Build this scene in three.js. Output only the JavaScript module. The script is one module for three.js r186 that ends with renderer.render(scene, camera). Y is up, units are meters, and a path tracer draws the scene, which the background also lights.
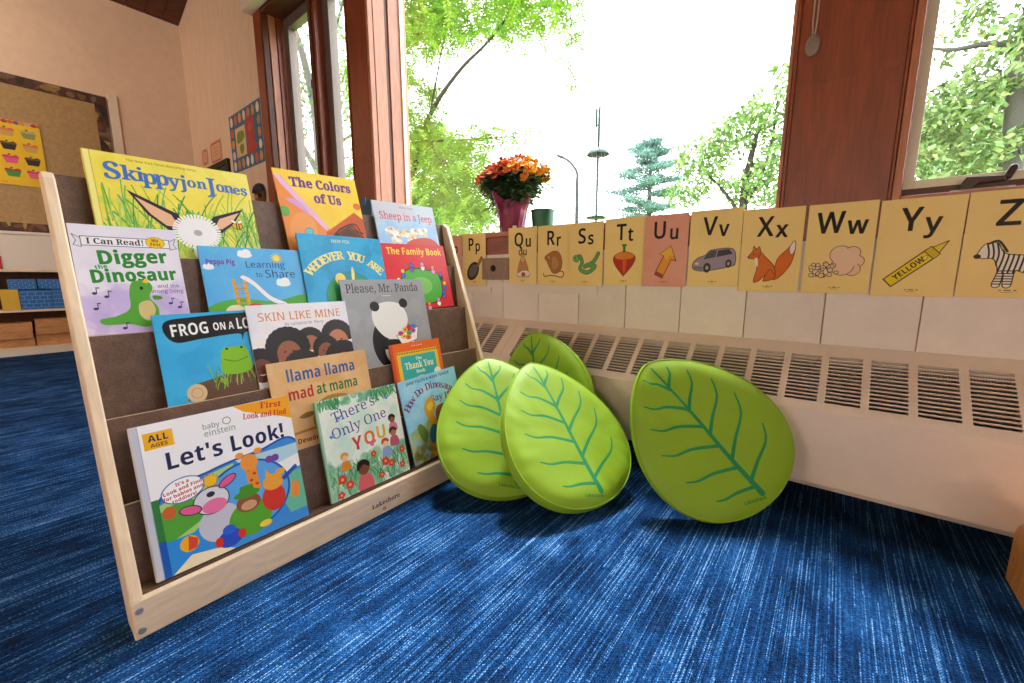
import * as THREE from 'three';
import { RoundedBoxGeometry } from 'three/addons/geometries/RoundedBoxGeometry.js';
import { mergeGeometries } from 'three/addons/utils/BufferGeometryUtils.js';
import { TextGeometry } from 'three/addons/geometries/TextGeometry.js';
import { FontLoader } from 'three/addons/loaders/FontLoader.js';
import { RectAreaLightUniformsLib } from 'three/addons/lights/RectAreaLightUniformsLib.js';
import { ImprovedNoise } from 'three/addons/math/ImprovedNoise.js';

// ---------------------------------------------------------------- camera, sky, exposure
const scene = new THREE.Scene();
const renderer = new THREE.WebGLRenderer({ antialias: true });
renderer.toneMapping = THREE.LinearToneMapping;
renderer.toneMappingExposure = 1.0;
renderer.shadowMap.enabled = true;
const camera = new THREE.PerspectiveCamera(79.79, 1024 / 683, 0.05, 200);
camera.position.set(0, 0.72, 1.7);
camera.rotation.order = 'YXZ';
camera.rotation.set(-THREE.MathUtils.degToRad(8.984), THREE.MathUtils.degToRad(38.297), 0);
scene.add(camera);
scene.background = new THREE.Color().setRGB(0.95, 0.975, 1.0);      // bright overcast sky
scene.backgroundIntensity = 8.5;
const sun = new THREE.DirectionalLight(new THREE.Color().setRGB(1.0, 0.99, 0.98), 7.0);   // hazy sun behind thin cloud, high over the windows
sun.position.set(-7.6, 20, -8.6); sun.target.position.set(-1, 0, 0.8); sun.castShadow = true; sun.shadow.radius = 13; sun.shadow.mapSize.set(2048, 2048);
Object.assign(sun.shadow.camera, { left: -14, right: 14, top: 14, bottom: -14, near: 1, far: 60 });
scene.add(sun, sun.target);

// ---------------------------------------------------------------- helpers
let seed = 7;
const rnd = () => { seed = (seed + 0x6D2B79F5) | 0; let t = Math.imul(seed ^ (seed >>> 15), 1 | seed); t = (t + Math.imul(t ^ (t >>> 7), 61 | t)) ^ t; return ((t ^ (t >>> 14)) >>> 0) / 4294967296; };
const rr = (a, b) => a + (b - a) * rnd();
const noise = new ImprovedNoise();
const V = (x, y, z) => new THREE.Vector3(x, y, z);
const taken = {};
function numbered(n) { taken[n] = (taken[n] ?? -1) + 1; return taken[n] ? `${n}_${String(taken[n]).padStart(3, '0')}` : n; }
function mesh(name, geo, mat, parent = scene) {
  const m = new THREE.Mesh(geo, mat); m.name = parent === scene ? numbered(name) : name;
  m.castShadow = m.receiveShadow = true; parent.add(m); return m;
}
function tag(o, label, category, group, kind) {
  Object.assign(o.userData, { label, category }); if (group) o.userData.group = group; if (kind) o.userData.kind = kind; return o;
}
function thing(name, label, category, pos = [0, 0, 0], group) {
  const g = new THREE.Group(); g.name = numbered(name); g.position.set(...pos); scene.add(g); return tag(g, label, category, group);
}
function struct(name, label, category, parts) {           // a piece of the setting: group whose children are its pieces
  const g = new THREE.Group(); g.name = name; scene.add(g); tag(g, label, category, null, 'structure');
  if (parts) parts(g); return g;
}
// a block between two corners, uv in metres on every face
function blk(x0, x1, y0, y1, z0, z1, turn = false, off = 0) {
  const g = new THREE.BoxGeometry(x1 - x0, y1 - y0, z1 - z0); g.translate((x0 + x1) / 2, (y0 + y1) / 2, (z0 + z1) / 2);
  return metres(g, turn, off);
}
function metres(g, turn = false, off = 0) {
  const p = g.attributes.position, n = g.attributes.normal, uv = g.attributes.uv;
  for (let i = 0; i < p.count; i++) {
    const ax = Math.abs(n.getX(i)), ay = Math.abs(n.getY(i)), az = Math.abs(n.getZ(i));
    let u, v;
    if (az >= ax && az >= ay) { u = p.getX(i); v = p.getY(i); } else if (ax >= ay) { u = p.getZ(i); v = p.getY(i); } else { u = p.getX(i); v = p.getZ(i); }
    if (turn) [u, v] = [v, u];
    uv.setXY(i, u + off, v + off * 1.7);
  }
  return g;
}
function rblk(x0, x1, y0, y1, z0, z1, r = 0.003, turn = false, off = 0) {
  const g = new RoundedBoxGeometry(x1 - x0, y1 - y0, z1 - z0, 2, r); g.translate((x0 + x1) / 2, (y0 + y1) / 2, (z0 + z1) / 2);
  return metres(g, turn, off);
}
// a box with a print on its +z face; all other faces take the colour of the print's corner. Origin at the bottom centre of its back.
function printed(w, h, d) {
  const g = new THREE.BoxGeometry(w, h, d); g.translate(0, h / 2, d / 2);
  const n = g.attributes.normal, uv = g.attributes.uv;
  for (let i = 0; i < uv.count; i++) if (n.getZ(i) < 0.5) uv.setXY(i, 0.004, 0.004);
  return g;
}
function prism(outline, z0, z1) {                         // outline of [x, y] pushed along z
  const s = new THREE.Shape(outline.map(([x, y]) => new THREE.Vector2(x, y)));
  const g = new THREE.ExtrudeGeometry(s, { depth: z1 - z0, bevelEnabled: false }); g.translate(0, 0, z0); return metres(g);
}
function limb(points, radii, seg = 7, steps = 4) {        // a tapering tube
  const c = new THREE.CatmullRomCurve3(points), N = (points.length - 1) * steps, pos = [], idx = [], uv = [];
  const fr = c.computeFrenetFrames(N, false);
  for (let i = 0; i <= N; i++) {
    const t = i / N, p = c.getPointAt(t), k = t * (radii.length - 1), a = Math.min(Math.floor(k), radii.length - 2), r = radii[a] + (radii[a + 1] - radii[a]) * (k - a);
    for (let j = 0; j <= seg; j++) {
      const th = j / seg * Math.PI * 2, q = p.clone().addScaledVector(fr.normals[i], Math.cos(th) * r).addScaledVector(fr.binormals[i], Math.sin(th) * r);
      pos.push(q.x, q.y, q.z); uv.push(j / seg, t);
      if (i < N && j < seg) { const b = i * (seg + 1) + j; idx.push(b, b + 1, b + seg + 1, b + 1, b + seg + 2, b + seg + 1); }
    }
  }
  const g = new THREE.BufferGeometry(); g.setAttribute('position', new THREE.Float32BufferAttribute(pos, 3)); g.setAttribute('uv', new THREE.Float32BufferAttribute(uv, 2)); g.setIndex(idx); g.computeVertexNormals(); return g;
}
// ---------------------------------------------------------------- textures and materials
function canvas(w, h, draw) { const c = document.createElement('canvas'); c.width = w; c.height = h; draw(c.getContext('2d'), w, h); return c; }
function colourTex(c, repeat) {
  const t = new THREE.CanvasTexture(c); t.colorSpace = THREE.SRGBColorSpace; t.anisotropy = 8;
  if (repeat) { t.wrapS = t.wrapT = THREE.RepeatWrapping; t.repeat.set(repeat, repeat); }
  return t;
}
function dataTex(size, fn, srgb, repeat) {                // fn(x, y) gives [r, g, b] 0..255
  const d = new Uint8Array(size * size * 4);
  for (let y = 0; y < size; y++) for (let x = 0; x < size; x++) { const c = fn(x, y), i = (y * size + x) * 4; d[i] = c[0]; d[i + 1] = c[1]; d[i + 2] = c[2]; d[i + 3] = 255; }
  const t = new THREE.DataTexture(d, size, size); t.magFilter = THREE.LinearFilter; t.minFilter = THREE.LinearMipmapLinearFilter; t.generateMipmaps = true; t.wrapS = t.wrapT = THREE.RepeatWrapping;
  if (srgb) t.colorSpace = THREE.SRGBColorSpace; if (repeat) t.repeat.set(repeat, repeat); t.needsUpdate = true; return t;
}
// periodic value noise on a unit square
function tileNoise(n, s) {
  const v = []; let k = s; const r = () => { k = (k * 1664525 + 1013904223) >>> 0; return k / 4294967296; };
  for (let i = 0; i < n * n; i++) v.push(r());
  return (x, y) => {
    x = ((x % 1) + 1) % 1 * n; y = ((y % 1) + 1) % 1 * n; const i = Math.floor(x), j = Math.floor(y); let a = x - i, b = y - j; a = a * a * (3 - 2 * a); b = b * b * (3 - 2 * b);
    const g = (p, q) => v[(q % n) * n + (p % n)]; return (g(i, j) * (1 - a) + g(i + 1, j) * a) * (1 - b) + (g(i, j + 1) * (1 - a) + g(i + 1, j + 1) * a) * b;
  };
}
const clamp255 = (v) => Math.max(0, Math.min(255, v));
// wood with the grain along v, one texture tile is 1 / repeat metres
function woodTex(rgb, contrast, s, repeat = 1) {
  const a = tileNoise(8, s), b = tileNoise(64, s + 1), c = tileNoise(128, s + 2);
  return dataTex(512, (x, y) => {
    const u = x / 512, v = y / 512, warp = a(u, v) * 0.08;
    const ring = 0.5 + 0.5 * Math.sin((u + warp) * 80 + a(u * 2, v) * 6), fine = b(u * 2, v / 4 + 0.1) - 0.5, pore = c(u * 3, v / 8) - 0.5;
    const k = (ring - 0.5) * 0.35 + fine * 0.5 + pore * 0.5 + (a(u, v * 0.5) - 0.5) * 0.5;
    return rgb.map((q) => clamp255(q * (1 + k * contrast)));
  }, true, repeat);
}
const std = (o) => new THREE.MeshStandardMaterial({ roughness: 0.7, ...o });
const phys = (o) => new THREE.MeshPhysicalMaterial({ roughness: 0.5, ...o });

const blotchA = tileNoise(6, 11), blotchB = tileNoise(40, 12), blotchC = tileNoise(180, 13);
const paintTex = (rgb, amount, s) => dataTex(256, (x, y) => { const u = x / 256, v = y / 256, k = 1 + ((blotchA(u, v + s) - 0.5) * 0.5 + (blotchB(u, v) - 0.5) * 0.5 + (blotchC(u, v) - 0.5) * 0.4) * amount; return rgb.map((q) => clamp255(q * k)); }, true, 0.5);
const M = {};
M.wall = std({ map: paintTex([232, 210, 190], 0.06, 0), roughness: 0.75 });
M.wallPanel = std({ map: dataTex(256, (x, y) => { const u = x / 256, v = y / 256, k = 1 + (blotchB(u, v * 0.15) - 0.5) * 0.05 + (blotchC(u, v * 0.1) - 0.5) * 0.03; return [230 * k, 207 * k, 186 * k].map(clamp255); }, true, 1), roughness: 0.6 });
M.plank = [0, 0.3, 0.6].map((s, i) => std({ map: paintTex([[232, 222, 212], [236, 226, 216], [228, 218, 208]][i], 0.05, s), roughness: 0.5 }));
M.enamel = phys({ map: paintTex([238, 222, 208], 0.04, 0.2), roughness: 0.38, clearcoat: 0.2, clearcoatRoughness: 0.3 });
M.redWood = phys({ map: woodTex([136, 62, 34], 0.26, 21, 1), roughness: 0.42, clearcoat: 0.25, clearcoatRoughness: 0.35 });
M.redWood2 = phys({ map: woodTex([172, 106, 74], 0.18, 22, 1.3), roughness: 0.42, clearcoat: 0.25, clearcoatRoughness: 0.35 });  // paler copy of redWood; sky-lit brightness of the jambs put into its colour
M.darkWood = phys({ map: woodTex([84, 42, 26], 0.35, 23, 1), roughness: 0.5 });
M.ceilingWood = std({ map: woodTex([86, 48, 30], 0.4, 24, 1), roughness: 0.7 });
M.maple = phys({ map: woodTex([240, 214, 180], 0.09, 25, 2.2), roughness: 0.42, clearcoat: 0.3, clearcoatRoughness: 0.3 });
M.honey = phys({ map: woodTex([226, 152, 76], 0.2, 26, 2), roughness: 0.4, clearcoat: 0.4, clearcoatRoughness: 0.25 });
M.blockWood = std({ map: woodTex([196, 140, 88], 0.2, 27, 2), roughness: 0.6 });
M.hardboard = std({ map: dataTex(512, (x, y) => { const u = x / 512, v = y / 512, k = 1 + (blotchC(u * 2, v * 2) - 0.5) * 0.35 + (blotchB(u, v) - 0.5) * 0.16 + (blotchA(u, v) - 0.5) * 0.14; return [104 * k, 78 * k, 62 * k].map(clamp255); }, true, 2), roughness: 0.5 });
M.boardEdge = std({ color: '#b89a7c', roughness: 0.7 });
M.alu = phys({ color: '#d6d4c0', metalness: 0.1, roughness: 0.42 });
M.greySash = phys({ color: '#6e6460', metalness: 0.3, roughness: 0.45 });
M.white = std({ color: '#e6dccf', roughness: 0.5 });
M.glass = phys({ color: '#ffffff', transmission: 1, thickness: 0, roughness: 0, ior: 1.45 });
M.steel = phys({ color: '#9a9a9c', metalness: 0.25, roughness: 0.35 });
M.bronze = phys({ color: '#3a2c26', metalness: 0.4, roughness: 0.42 });
M.black = std({ color: '#14120f', roughness: 0.6 });
// ---------------------------------------------------------------- floor
const RX0 = -6.2, RX1 = 3.4, RZ1 = 5.0;
const carpetTex = (() => {
  const N = 2048, patch = tileNoise(14, 31), patch2 = tileNoise(44, 32), fine = tileNoise(512, 33), speck = tileNoise(1024, 34), CW = 2, cols = Math.ceil(N / CW), tone = new Float32Array(cols * N);
  let k = 99; const r = () => { k = (k * 1664525 + 1013904223) >>> 0; return k / 4294967296; };
  for (let c = 0; c < cols; c++) {                         // each column of loops changes yarn along its length
    let y = 0; const start = Math.floor(r() * N), bright = r();
    while (y < N) {
      const q = r(), pale = q < (bright < 0.16 ? 0.5 : 0.08), len = pale ? 60 + Math.floor(r() * 340) : 30 + Math.floor(Math.pow(r(), 2) * 300), t = pale ? 0.4 + r() * 0.45 : -0.2 + r() * 0.34;
      for (let j = 0; j < len && y < N; j++, y++) tone[c * N + (y + start) % N] = t;
    }
  }
  const stops = [[5, 10, 21], [9, 29, 57], [17, 57, 105], [44, 96, 152], [142, 178, 216]];
  return [dataTex(N, (x, y) => {
    const c = Math.floor(x / CW), u = x / N, v = y / N, loop = 0.5 + 0.5 * Math.cos((y + (c % 2) * 3.5) / 7 * Math.PI * 2), yarn = tone[c * N + y];
    let t = yarn * (yarn > 0.35 ? 0.55 + 0.5 * loop * (0.4 + speck(u, v)) : 1) * 0.8 + (patch(u, v) - 0.5) * 0.2 + (patch2(u, v * 0.75) - 0.5) * 0.36 + (fine(u, v) - 0.5) * 0.3 + (speck(u, v) - 0.5) * 0.32;
    t = Math.max(0, Math.min(0.999, 0.45 + t * 0.66 + (loop - 0.5) * 0.12)) * 4;
    const i = Math.floor(t), f = t - i, a = stops[i], b = stops[Math.min(i + 1, 4)];
    return [0, 1, 2].map((q) => a[q] + (b[q] - a[q]) * f);
  }, true, 0.5), dataTex(1024, (x, y) => { const c = Math.floor(x / 4), h = (0.5 + 0.5 * Math.cos((y + (c % 2) * 3) / 6 * Math.PI * 2)) * (1 - Math.abs((x % 4) - 1.5) / 2.2), g = clamp255(60 + h * 160 + (fine(x / 1024, y / 1024) - 0.5) * 60); return [g, g, g]; }, false, 1)];
})();
const carpet = phys({ map: carpetTex[0], bumpMap: carpetTex[1], bumpScale: 0.003, roughness: 1, specularIntensity: 0.15 });
struct('floor', 'blue striped loop-pile carpet covering the room floor', 'carpet', (g) => mesh('carpet', blk(RX0 - 0.3, RX1 + 0.3, -0.25, 0, -0.3, RZ1 + 0.3), carpet, g));

// ---------------------------------------------------------------- window wall (z = 0)
const SILL = 0.955, HEAD = 3.0, TALL = 4.1, TOP = 5.3;   // large window head is out of view, raised for sun on the floor
const wallBack = struct('wall_back', 'cream panelled wall under and around the wooden windows', 'wall');
mesh('wall_core', blk(RX0 - 0.3, RX1 + 0.3, -0.25, 0.84, -0.3, -0.014), M.wall, wallBack);
mesh('wall_panelling', blk(RX0 - 0.3, -4.2, 0.84, TOP, -0.3, 0), M.wallPanel, wallBack);
for (const [a, b, y] of [[-4.2, -2.52, HEAD + 0.06], [-2.52, -0.19, TALL + 0.06], [-0.19, RX1 + 0.3, HEAD + 0.06]]) mesh('wall_panelling', blk(a, b, y, TOP, -0.3, 0), M.wallPanel, wallBack);
mesh('wall_core', blk(-4.2, -2.78, 0.84, 1.0, -0.3, 0), M.wall, wallBack);
mesh('wall_core', blk(3.03, RX1 + 0.3, 0.84, HEAD + 0.06, -0.3, 0), M.wall, wallBack);
{ // painted boards below the sill, with open joints
  const P = 0.2295; let i = 0;
  for (let x = -0.027 - P * 27; x < RX1; x += P, i++) {
    const a = Math.max(x, RX0) + 0.0014, b = Math.min(x + P, RX1) - 0.0014;
    if (b - a > 0.02) mesh('plank', rblk(a, b, 0, 0.838, -0.016, 0, 0.0015, false, i * 0.37), M.plank[(i * 7) % 3], wallBack);
  }
}
struct('baseboard_back', 'cream baseboard along the window wall behind the heaters', 'baseboard', (g) => mesh('board', blk(RX0, RX1, 0, 0.09, 0, 0.012), M.plank[0], g));

// sill boards and apron
struct('trim_1', 'red-brown wooden window sill with apron board behind the alphabet cards', 'sill', (g) => {
  mesh('sill_board', rblk(-2.52, -0.19, SILL - 0.028, SILL, -0.3, 0.008, 0.004, true), M.redWood2, g);
  mesh('sill_board', rblk(0.12, 3.03, SILL - 0.028, SILL, -0.3, 0.008, 0.004, true, 0.4), M.redWood2, g);
  mesh('apron', rblk(-2.78, 3.03, 0.838, SILL - 0.028, -0.03, 0.003, 0.002, true, 0.2), M.redWood, g);
  mesh('sill_core', blk(-2.78, 3.03, 0.84, SILL - 0.028, -0.3, -0.03), M.wall, g);
});
// posts between the windows
function post(name, label, x0, x1, y0) {
  return struct(name, label, 'trim', (g) => {
    mesh('panel', blk(x0 + 0.02, x1 - 0.03, y0, HEAD, -0.3, 0.0, false, x0), M.redWood, g);
    mesh('moulding', rblk(x0, x0 + 0.008, y0, HEAD, -0.3, 0.004, 0.002), M.redWood2, g);
    mesh('moulding', rblk(x0 + 0.0095, x0 + 0.0195, y0, HEAD, -0.3, 0.007, 0.003), M.redWood, g);
    mesh('moulding', rblk(x1 - 0.029, x1 - 0.021, y0, HEAD, -0.3, 0.006, 0.003), M.redWood, g);
    mesh('moulding', rblk(x1 - 0.0195, x1, y0, HEAD, -0.3, 0.004, 0.003), M.redWood2, g);
  });
}
post('trim_2', 'wide red-brown wooden post with beaded edges beside the bead chain', -0.19, 0.12, SILL - 0.028);
post('trim_3', 'red-brown wooden post behind the book display', -2.78, -2.52, 0.84);
struct('trim_4', 'red-brown wooden head casing over the windows', 'trim', (g) => { for (const [a, b, y] of [[-4.2, -2.52, HEAD], [-2.52, -0.19, TALL], [-0.19, 3.03, HEAD]]) mesh('head_board', blk(a, b, y, y + 0.06, -0.3, 0.004, true), M.redWood, g); });

// big fixed window
struct('window_2', 'large fixed window over the sill', 'window', (g) => {
  // stepped jambs
  for (const [a, s] of [[-2.52, 1], [-0.19, -1]]) {
    const q = (d0, d1, w, m, n = 'jamb') => mesh(n, rblk(Math.min(a, a + s * w), Math.max(a, a + s * w), SILL, TALL, -d1, -d0, 0.002), m, g);
    q(0.0, 0.035, 0.004, M.redWood2); q(0.039, 0.125, 0.006, M.redWood2); q(0.125, 0.15, 0.002, M.darkWood); q(0.15, 0.235, 0.012, M.redWood2, 'stop');
    q(0.235, 0.262, 0.022, M.white, 'glazing_bead');
  }
  mesh('glazing_bead', blk(-2.498, -0.212, SILL, SILL + 0.02, -0.262, -0.235), M.white, g);
  mesh('pane', blk(-2.498, -0.212, SILL + 0.02, TALL, -0.253, -0.248), M.glass, g);
});
// two-light casement on the left
struct('window_1', 'wooden window with two grey metal casements near the room corner', 'window', (g) => {
  mesh('casing', rblk(-4.2, -4.06, 1.0, HEAD, -0.3, 0.006, 0.003), M.redWood, g);
  mesh('jamb', rblk(-4.06, -4.045, 1.0, HEAD, -0.045, 0.0, 0.003), M.darkWood, g);
  mesh('jamb', rblk(-4.06, -4.035, 1.0, HEAD, -0.105, -0.05, 0.003), M.redWood2, g);
  mesh('jamb', rblk(-4.06, -4.025, 1.0, HEAD, -0.155, -0.11, 0.003), M.redWood, g);
  mesh('sill_board', rblk(-4.06, -2.78, 1.0, 1.03, -0.3, 0.01, 0.003, true), M.redWood2, g);
  mesh('head', rblk(-4.06, -2.78, 2.93, HEAD, -0.3, 0.0, 0.003, true), M.darkWood, g);
  const sash = (x0, x1) => {
    const w = 0.085, y0 = 1.03, y1 = 2.93, s = mesh('sash', mergeGeometries([rblk(x0, x0 + w, y0, y1, -0.235, -0.165, 0.004), rblk(x1 - w, x1, y0, y1, -0.235, -0.165, 0.004), rblk(x0 + w, x1 - w, y0, y0 + w, -0.235, -0.165, 0.004), rblk(x0 + w, x1 - w, y1 - w, y1, -0.235, -0.165, 0.004)]), M.greySash, g);
    mesh('pane', blk(x0 + w, x1 - w, y0 + w, y1 - w, -0.205, -0.2), M.glass, s);
    const h = mesh('latch', mergeGeometries([rblk(x1 - 0.05, x1 - 0.03, 2.3, 2.42, -0.165, -0.14, 0.004), rblk(x1 - 0.055, x1 - 0.025, 2.24, 2.31, -0.15, -0.125, 0.006)]), M.bronze, s); return h;
  };
  sash(-4.025, -3.48); sash(-3.36, -2.79);
  mesh('mullion', rblk(-3.47, -3.37, 1.03, 2.93, -0.26, -0.1, 0.004), M.redWood, g);
  mesh('mullion_stop', rblk(-3.44, -3.4, 1.03, 2.93, -0.1, -0.085, 0.004), M.darkWood, g);
});
tag(mesh('blind_cassette', rblk(-4.22, -2.75, 2.955, 3.07, 0.006, 0.09, 0.006, true), M.white), 'cream roller blind box above the left casement window', 'blind');
// metal casements on the right
function casement(name, label, x0, x1) {
  struct(name, label, 'window', (g) => {
    const y0 = SILL + 0.004, w = 0.026;
    mesh('wood_stop', rblk(x0 - 0.002, x0 + 0.003, y0, HEAD, -0.09, -0.01, 0.001), M.redWood, g);
    mesh('wood_stop', rblk(x0, x1, y0 - 0.001, y0 + 0.02, -0.1, -0.035, 0.002, true), M.darkWood, g);
    const f = mesh('frame', mergeGeometries([rblk(x0 + 0.004, x0 + 0.004 + w, y0 + 0.02, 2.98, -0.1, -0.05, 0.002), rblk(x1 - w, x1, y0 + 0.02, 2.98, -0.1, -0.05, 0.002), rblk(x0 + 0.004 + w, x1 - w, y0 + 0.02, y0 + 0.02 + w, -0.1, -0.05, 0.002), rblk(x0 + 0.004 + w, x1 - w, 2.98 - w, 2.98, -0.1, -0.05, 0.002)]), M.alu, g);
    mesh('pane', blk(x0 + 0.004 + w, x1 - w, y0 + 0.02 + w, 2.98 - w, -0.078, -0.073), M.glass, f);
    mesh('end_post', blk(x1, x1 + 0.03, SILL, HEAD, -0.3, 0), M.redWood, g);
  });
}
casement('window_3', 'metal framed casement with a crank on its sill', 0.12, 1.42);
casement('window_4', 'unseen metal framed casement lighting the books from the right', 1.45, 3.0);  // out of view, placed so its daylight reaches the book covers
{ // crank
  const t = thing('window_crank', 'dark bronze folding crank handle on the sill of the metal casement', 'crank', [0.252, SILL, -0.012]);
  const prof = [[-0.014, 0], [0.012, 0], [0.014, 0.012], [0.024, 0.02], [0.07, 0.021], [0.07, 0.03], [0.0, 0.035], [-0.005, 0.026]];
  const s = new THREE.Shape(prof.map(([x, y]) => new THREE.Vector2(x, y)));
  const arm = new THREE.ExtrudeGeometry(s, { depth: 0.012, bevelEnabled: true, bevelSize: 0.002, bevelThickness: 0.002, bevelSegments: 2 }); arm.translate(0, 0, -0.006); mesh('arm', arm, M.bronze, t);
  const kn = new THREE.CapsuleGeometry(0.0085, 0.024, 6, 14); kn.rotateZ(-0.35); kn.translate(0.079, 0.04, 0.0); mesh('knob', kn, M.bronze, t);
  mesh('base_plate', rblk(-0.03, 0.09, 0, 0.004, -0.012, 0.012, 0.001), M.steel, t);
}
// bead chain on the post
{
  const t = thing('blind_chain', 'looped bead chain with a clear plastic weight hanging on the wooden post', 'chain', [-0.134, 1.43, 0.012]);
  const bead = new THREE.IcosahedronGeometry(0.0028, 1), beadMat = std({ color: '#c4b8aa', roughness: 0.4 });
  for (const dx of [-0.0055, 0.0055]) { const b = []; for (let i = 0; i < 250; i++) { const q = bead.clone(); q.translate(dx * (i < 8 ? 0.45 + i * 0.07 : 1), 0.03 + i * 0.0058, 0); b.push(q); } const m = mesh('bead_strand', mergeGeometries(b), beadMat, t); m.userData.kind = 'stuff'; }
  const w = new THREE.LatheGeometry([[0, -0.026], [0.009, -0.025], [0.017, -0.012], [0.0195, 0.004], [0.017, 0.022], [0.009, 0.036], [0, 0.038]].map(([a, b]) => new THREE.Vector2(a, b)), 24); w.scale(1, 1, 0.45);
  mesh('weight', w, phys({ color: '#d8d0c4', transmission: 0.75, thickness: 0.006, roughness: 0.25, ior: 1.45 }), t);
}

// ---------------------------------------------------------------- other walls and ceiling
const ceilY = (x) => (x < -1.4 ? 3.55 + (x - RX0) * 0.3 : 3.55 + (-1.4 - RX0) * 0.3 - (x + 1.4) * 0.3);
struct('wall_left', 'plain tan end wall with the notice board', 'wall', (g) => mesh('wall_core', blk(RX0 - 0.3, RX0, -0.25, TOP, 0, RZ1 + 0.3), M.wall, g));
struct('wall_right', 'plain tan wall at the right end of the room', 'wall', (g) => mesh('wall_core', blk(RX1, RX1 + 0.3, -0.25, TOP, 0, RZ1 + 0.3), M.wall, g));
struct('wall_front', 'plain tan wall facing the windows', 'wall', (g) => mesh('wall_core', blk(RX0, RX1, -0.25, TOP, RZ1, RZ1 + 0.3), M.wall, g));
struct('ceiling', 'sloping dark wooden plank ceiling', 'ceiling', (g) => {
  const slab = (x0, x1, lift, th, z0, z1) => prism([[x0, ceilY(x0) + lift], [x1, ceilY(x1) + lift], [x1, ceilY(x1) + lift + th], [x0, ceilY(x0) + lift + th]], z0, z1);
  mesh('roof_deck', slab(RX0 - 0.3, -1.4, 0.02, 0.1, -0.3, RZ1 + 0.3), M.ceilingWood, g);
  mesh('roof_deck', slab(-1.4, RX1 + 0.3, 0.02, 0.1, -0.3, RZ1 + 0.3), M.ceilingWood, g);
  const pl = slab(RX0, -1.4, 0, 0.02, 0, 0.145), pr = slab(-1.4, RX1, 0, 0.02, 0, 0.145);
  for (let z = 0.002; z < RZ1 - 0.1; z += 0.15) { mesh('plank', pl, M.ceilingWood, g).position.z = z; mesh('plank', pr, M.ceilingWood, g).position.z = z; }
});
// ---------------------------------------------------------------- convector covers under the window
const HA = [0.5, 0], HB = [0.319, 0.2];                   // [y, z] of the top and the lower edge of the sloping grille
function heater(name, label, x0, x1, lefts) {
  const t = thing(name, label, 'heater', [0, 0, 0]);
  const len = Math.hypot(HA[0] - HB[0], HB[1] - HA[1]), dy = (HB[0] - HA[0]) / len, dz = (HB[1] - HA[1]) / len;
  const ang = Math.atan2(-dy, dz);                        // slope downward
  // pieces of the slope are laid out flat (s along the slope) and turned into place
  const flat = (a, b, s0, s1, d0, d1) => { const g = blk(a, b, d0, d1, s0, s1); g.rotateX(ang); g.translate(0, HA[0], HA[1]); return g; };
  const s0 = 0.052, s1 = 0.235, w = 0.0828, th = 0.004;
  mesh('grille_rail', flat(x0, x1, 0.002, s0, -th, 0), M.enamel, t);
  mesh('grille_rail', flat(x0, x1, s1, len, -th, 0), M.enamel, t);
  let prev = x0;
  for (const l of [...lefts, null]) { const end = l ?? x1; if (end - prev > 0.001) mesh('grille_divider', flat(prev, end, s0, s1, -th, 0), M.enamel, t); prev = l === null ? 0 : l + w; }
  const pitch = (s1 - s0 + 0.0038) / 13, slat = flat(0, w, 0, 0.0038, -th, -0.0002);
  for (const l of lefts) for (let k = 0; k < 12; k++) { const s = s0 + (k + 1) * pitch - 0.0038; const m = mesh('slat', slat, M.enamel, t); m.position.set(l, dy * s, dz * s); }
  mesh('front_panel', rblk(x0, x1, 0.09, HB[0] + 0.001, HB[1] - 0.006, HB[1], 0.002), M.enamel, t);
  mesh('bottom_lip', blk(x0, x1, 0.09, 0.094, HB[1] - 0.03, HB[1] - 0.006), M.enamel, t);
  mesh('unseen_fins', (() => {                            // unseen upright sheet fins, packed close to darken the grille slots
    const f = prism([[-0.015, 0.13], [-0.185, 0.13], [-0.185, 0.285], [-0.015, 0.445]], 0, 0.0012); f.rotateY(Math.PI / 2); const q = [];
    for (let x = x0 + 0.012; x < x1 - 0.012; x += 0.0055) { const g = f.clone(); g.translate(x, 0, 0); q.push(g); } q.push(blk(x0 + 0.006, x1 - 0.006, 0.124, 0.1295, 0.016, 0.186).toNonIndexed()); return mergeGeometries(q.map((g) => (g.index ? g.toNonIndexed() : g)));
  })(), M.steel, t);
  for (const x of [x0, x1 - 0.004]) mesh('end_panel', (() => { const g = prism([[0.001, 0.09], [-HB[1] + 0.006, 0.09], [-HB[1] + 0.006, HB[0] - 0.003], [0.001, HA[0] - 0.004]].map(([a, b]) => [a - 0.002, b]), 0, 0.004); g.rotateY(Math.PI / 2); g.translate(x, 0, 0); return g; })(), M.enamel, t);
  return t;
}
const L1 = []; for (let k = -12; k <= 8; k++) L1.push(0.003 + 0.1022 * k);
const L2 = []; for (let k = 0; k < 11; k++) L2.unshift(-1.4155 - 0.1022 * k);
heater('convector_heater', 'long cream metal convector cover with black louvre squares behind the leaf cushions', -1.28, 0.95, L1);
heater('convector_heater', 'cream metal convector cover partly hidden behind the book display', -2.62, -1.282, L2);

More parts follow.
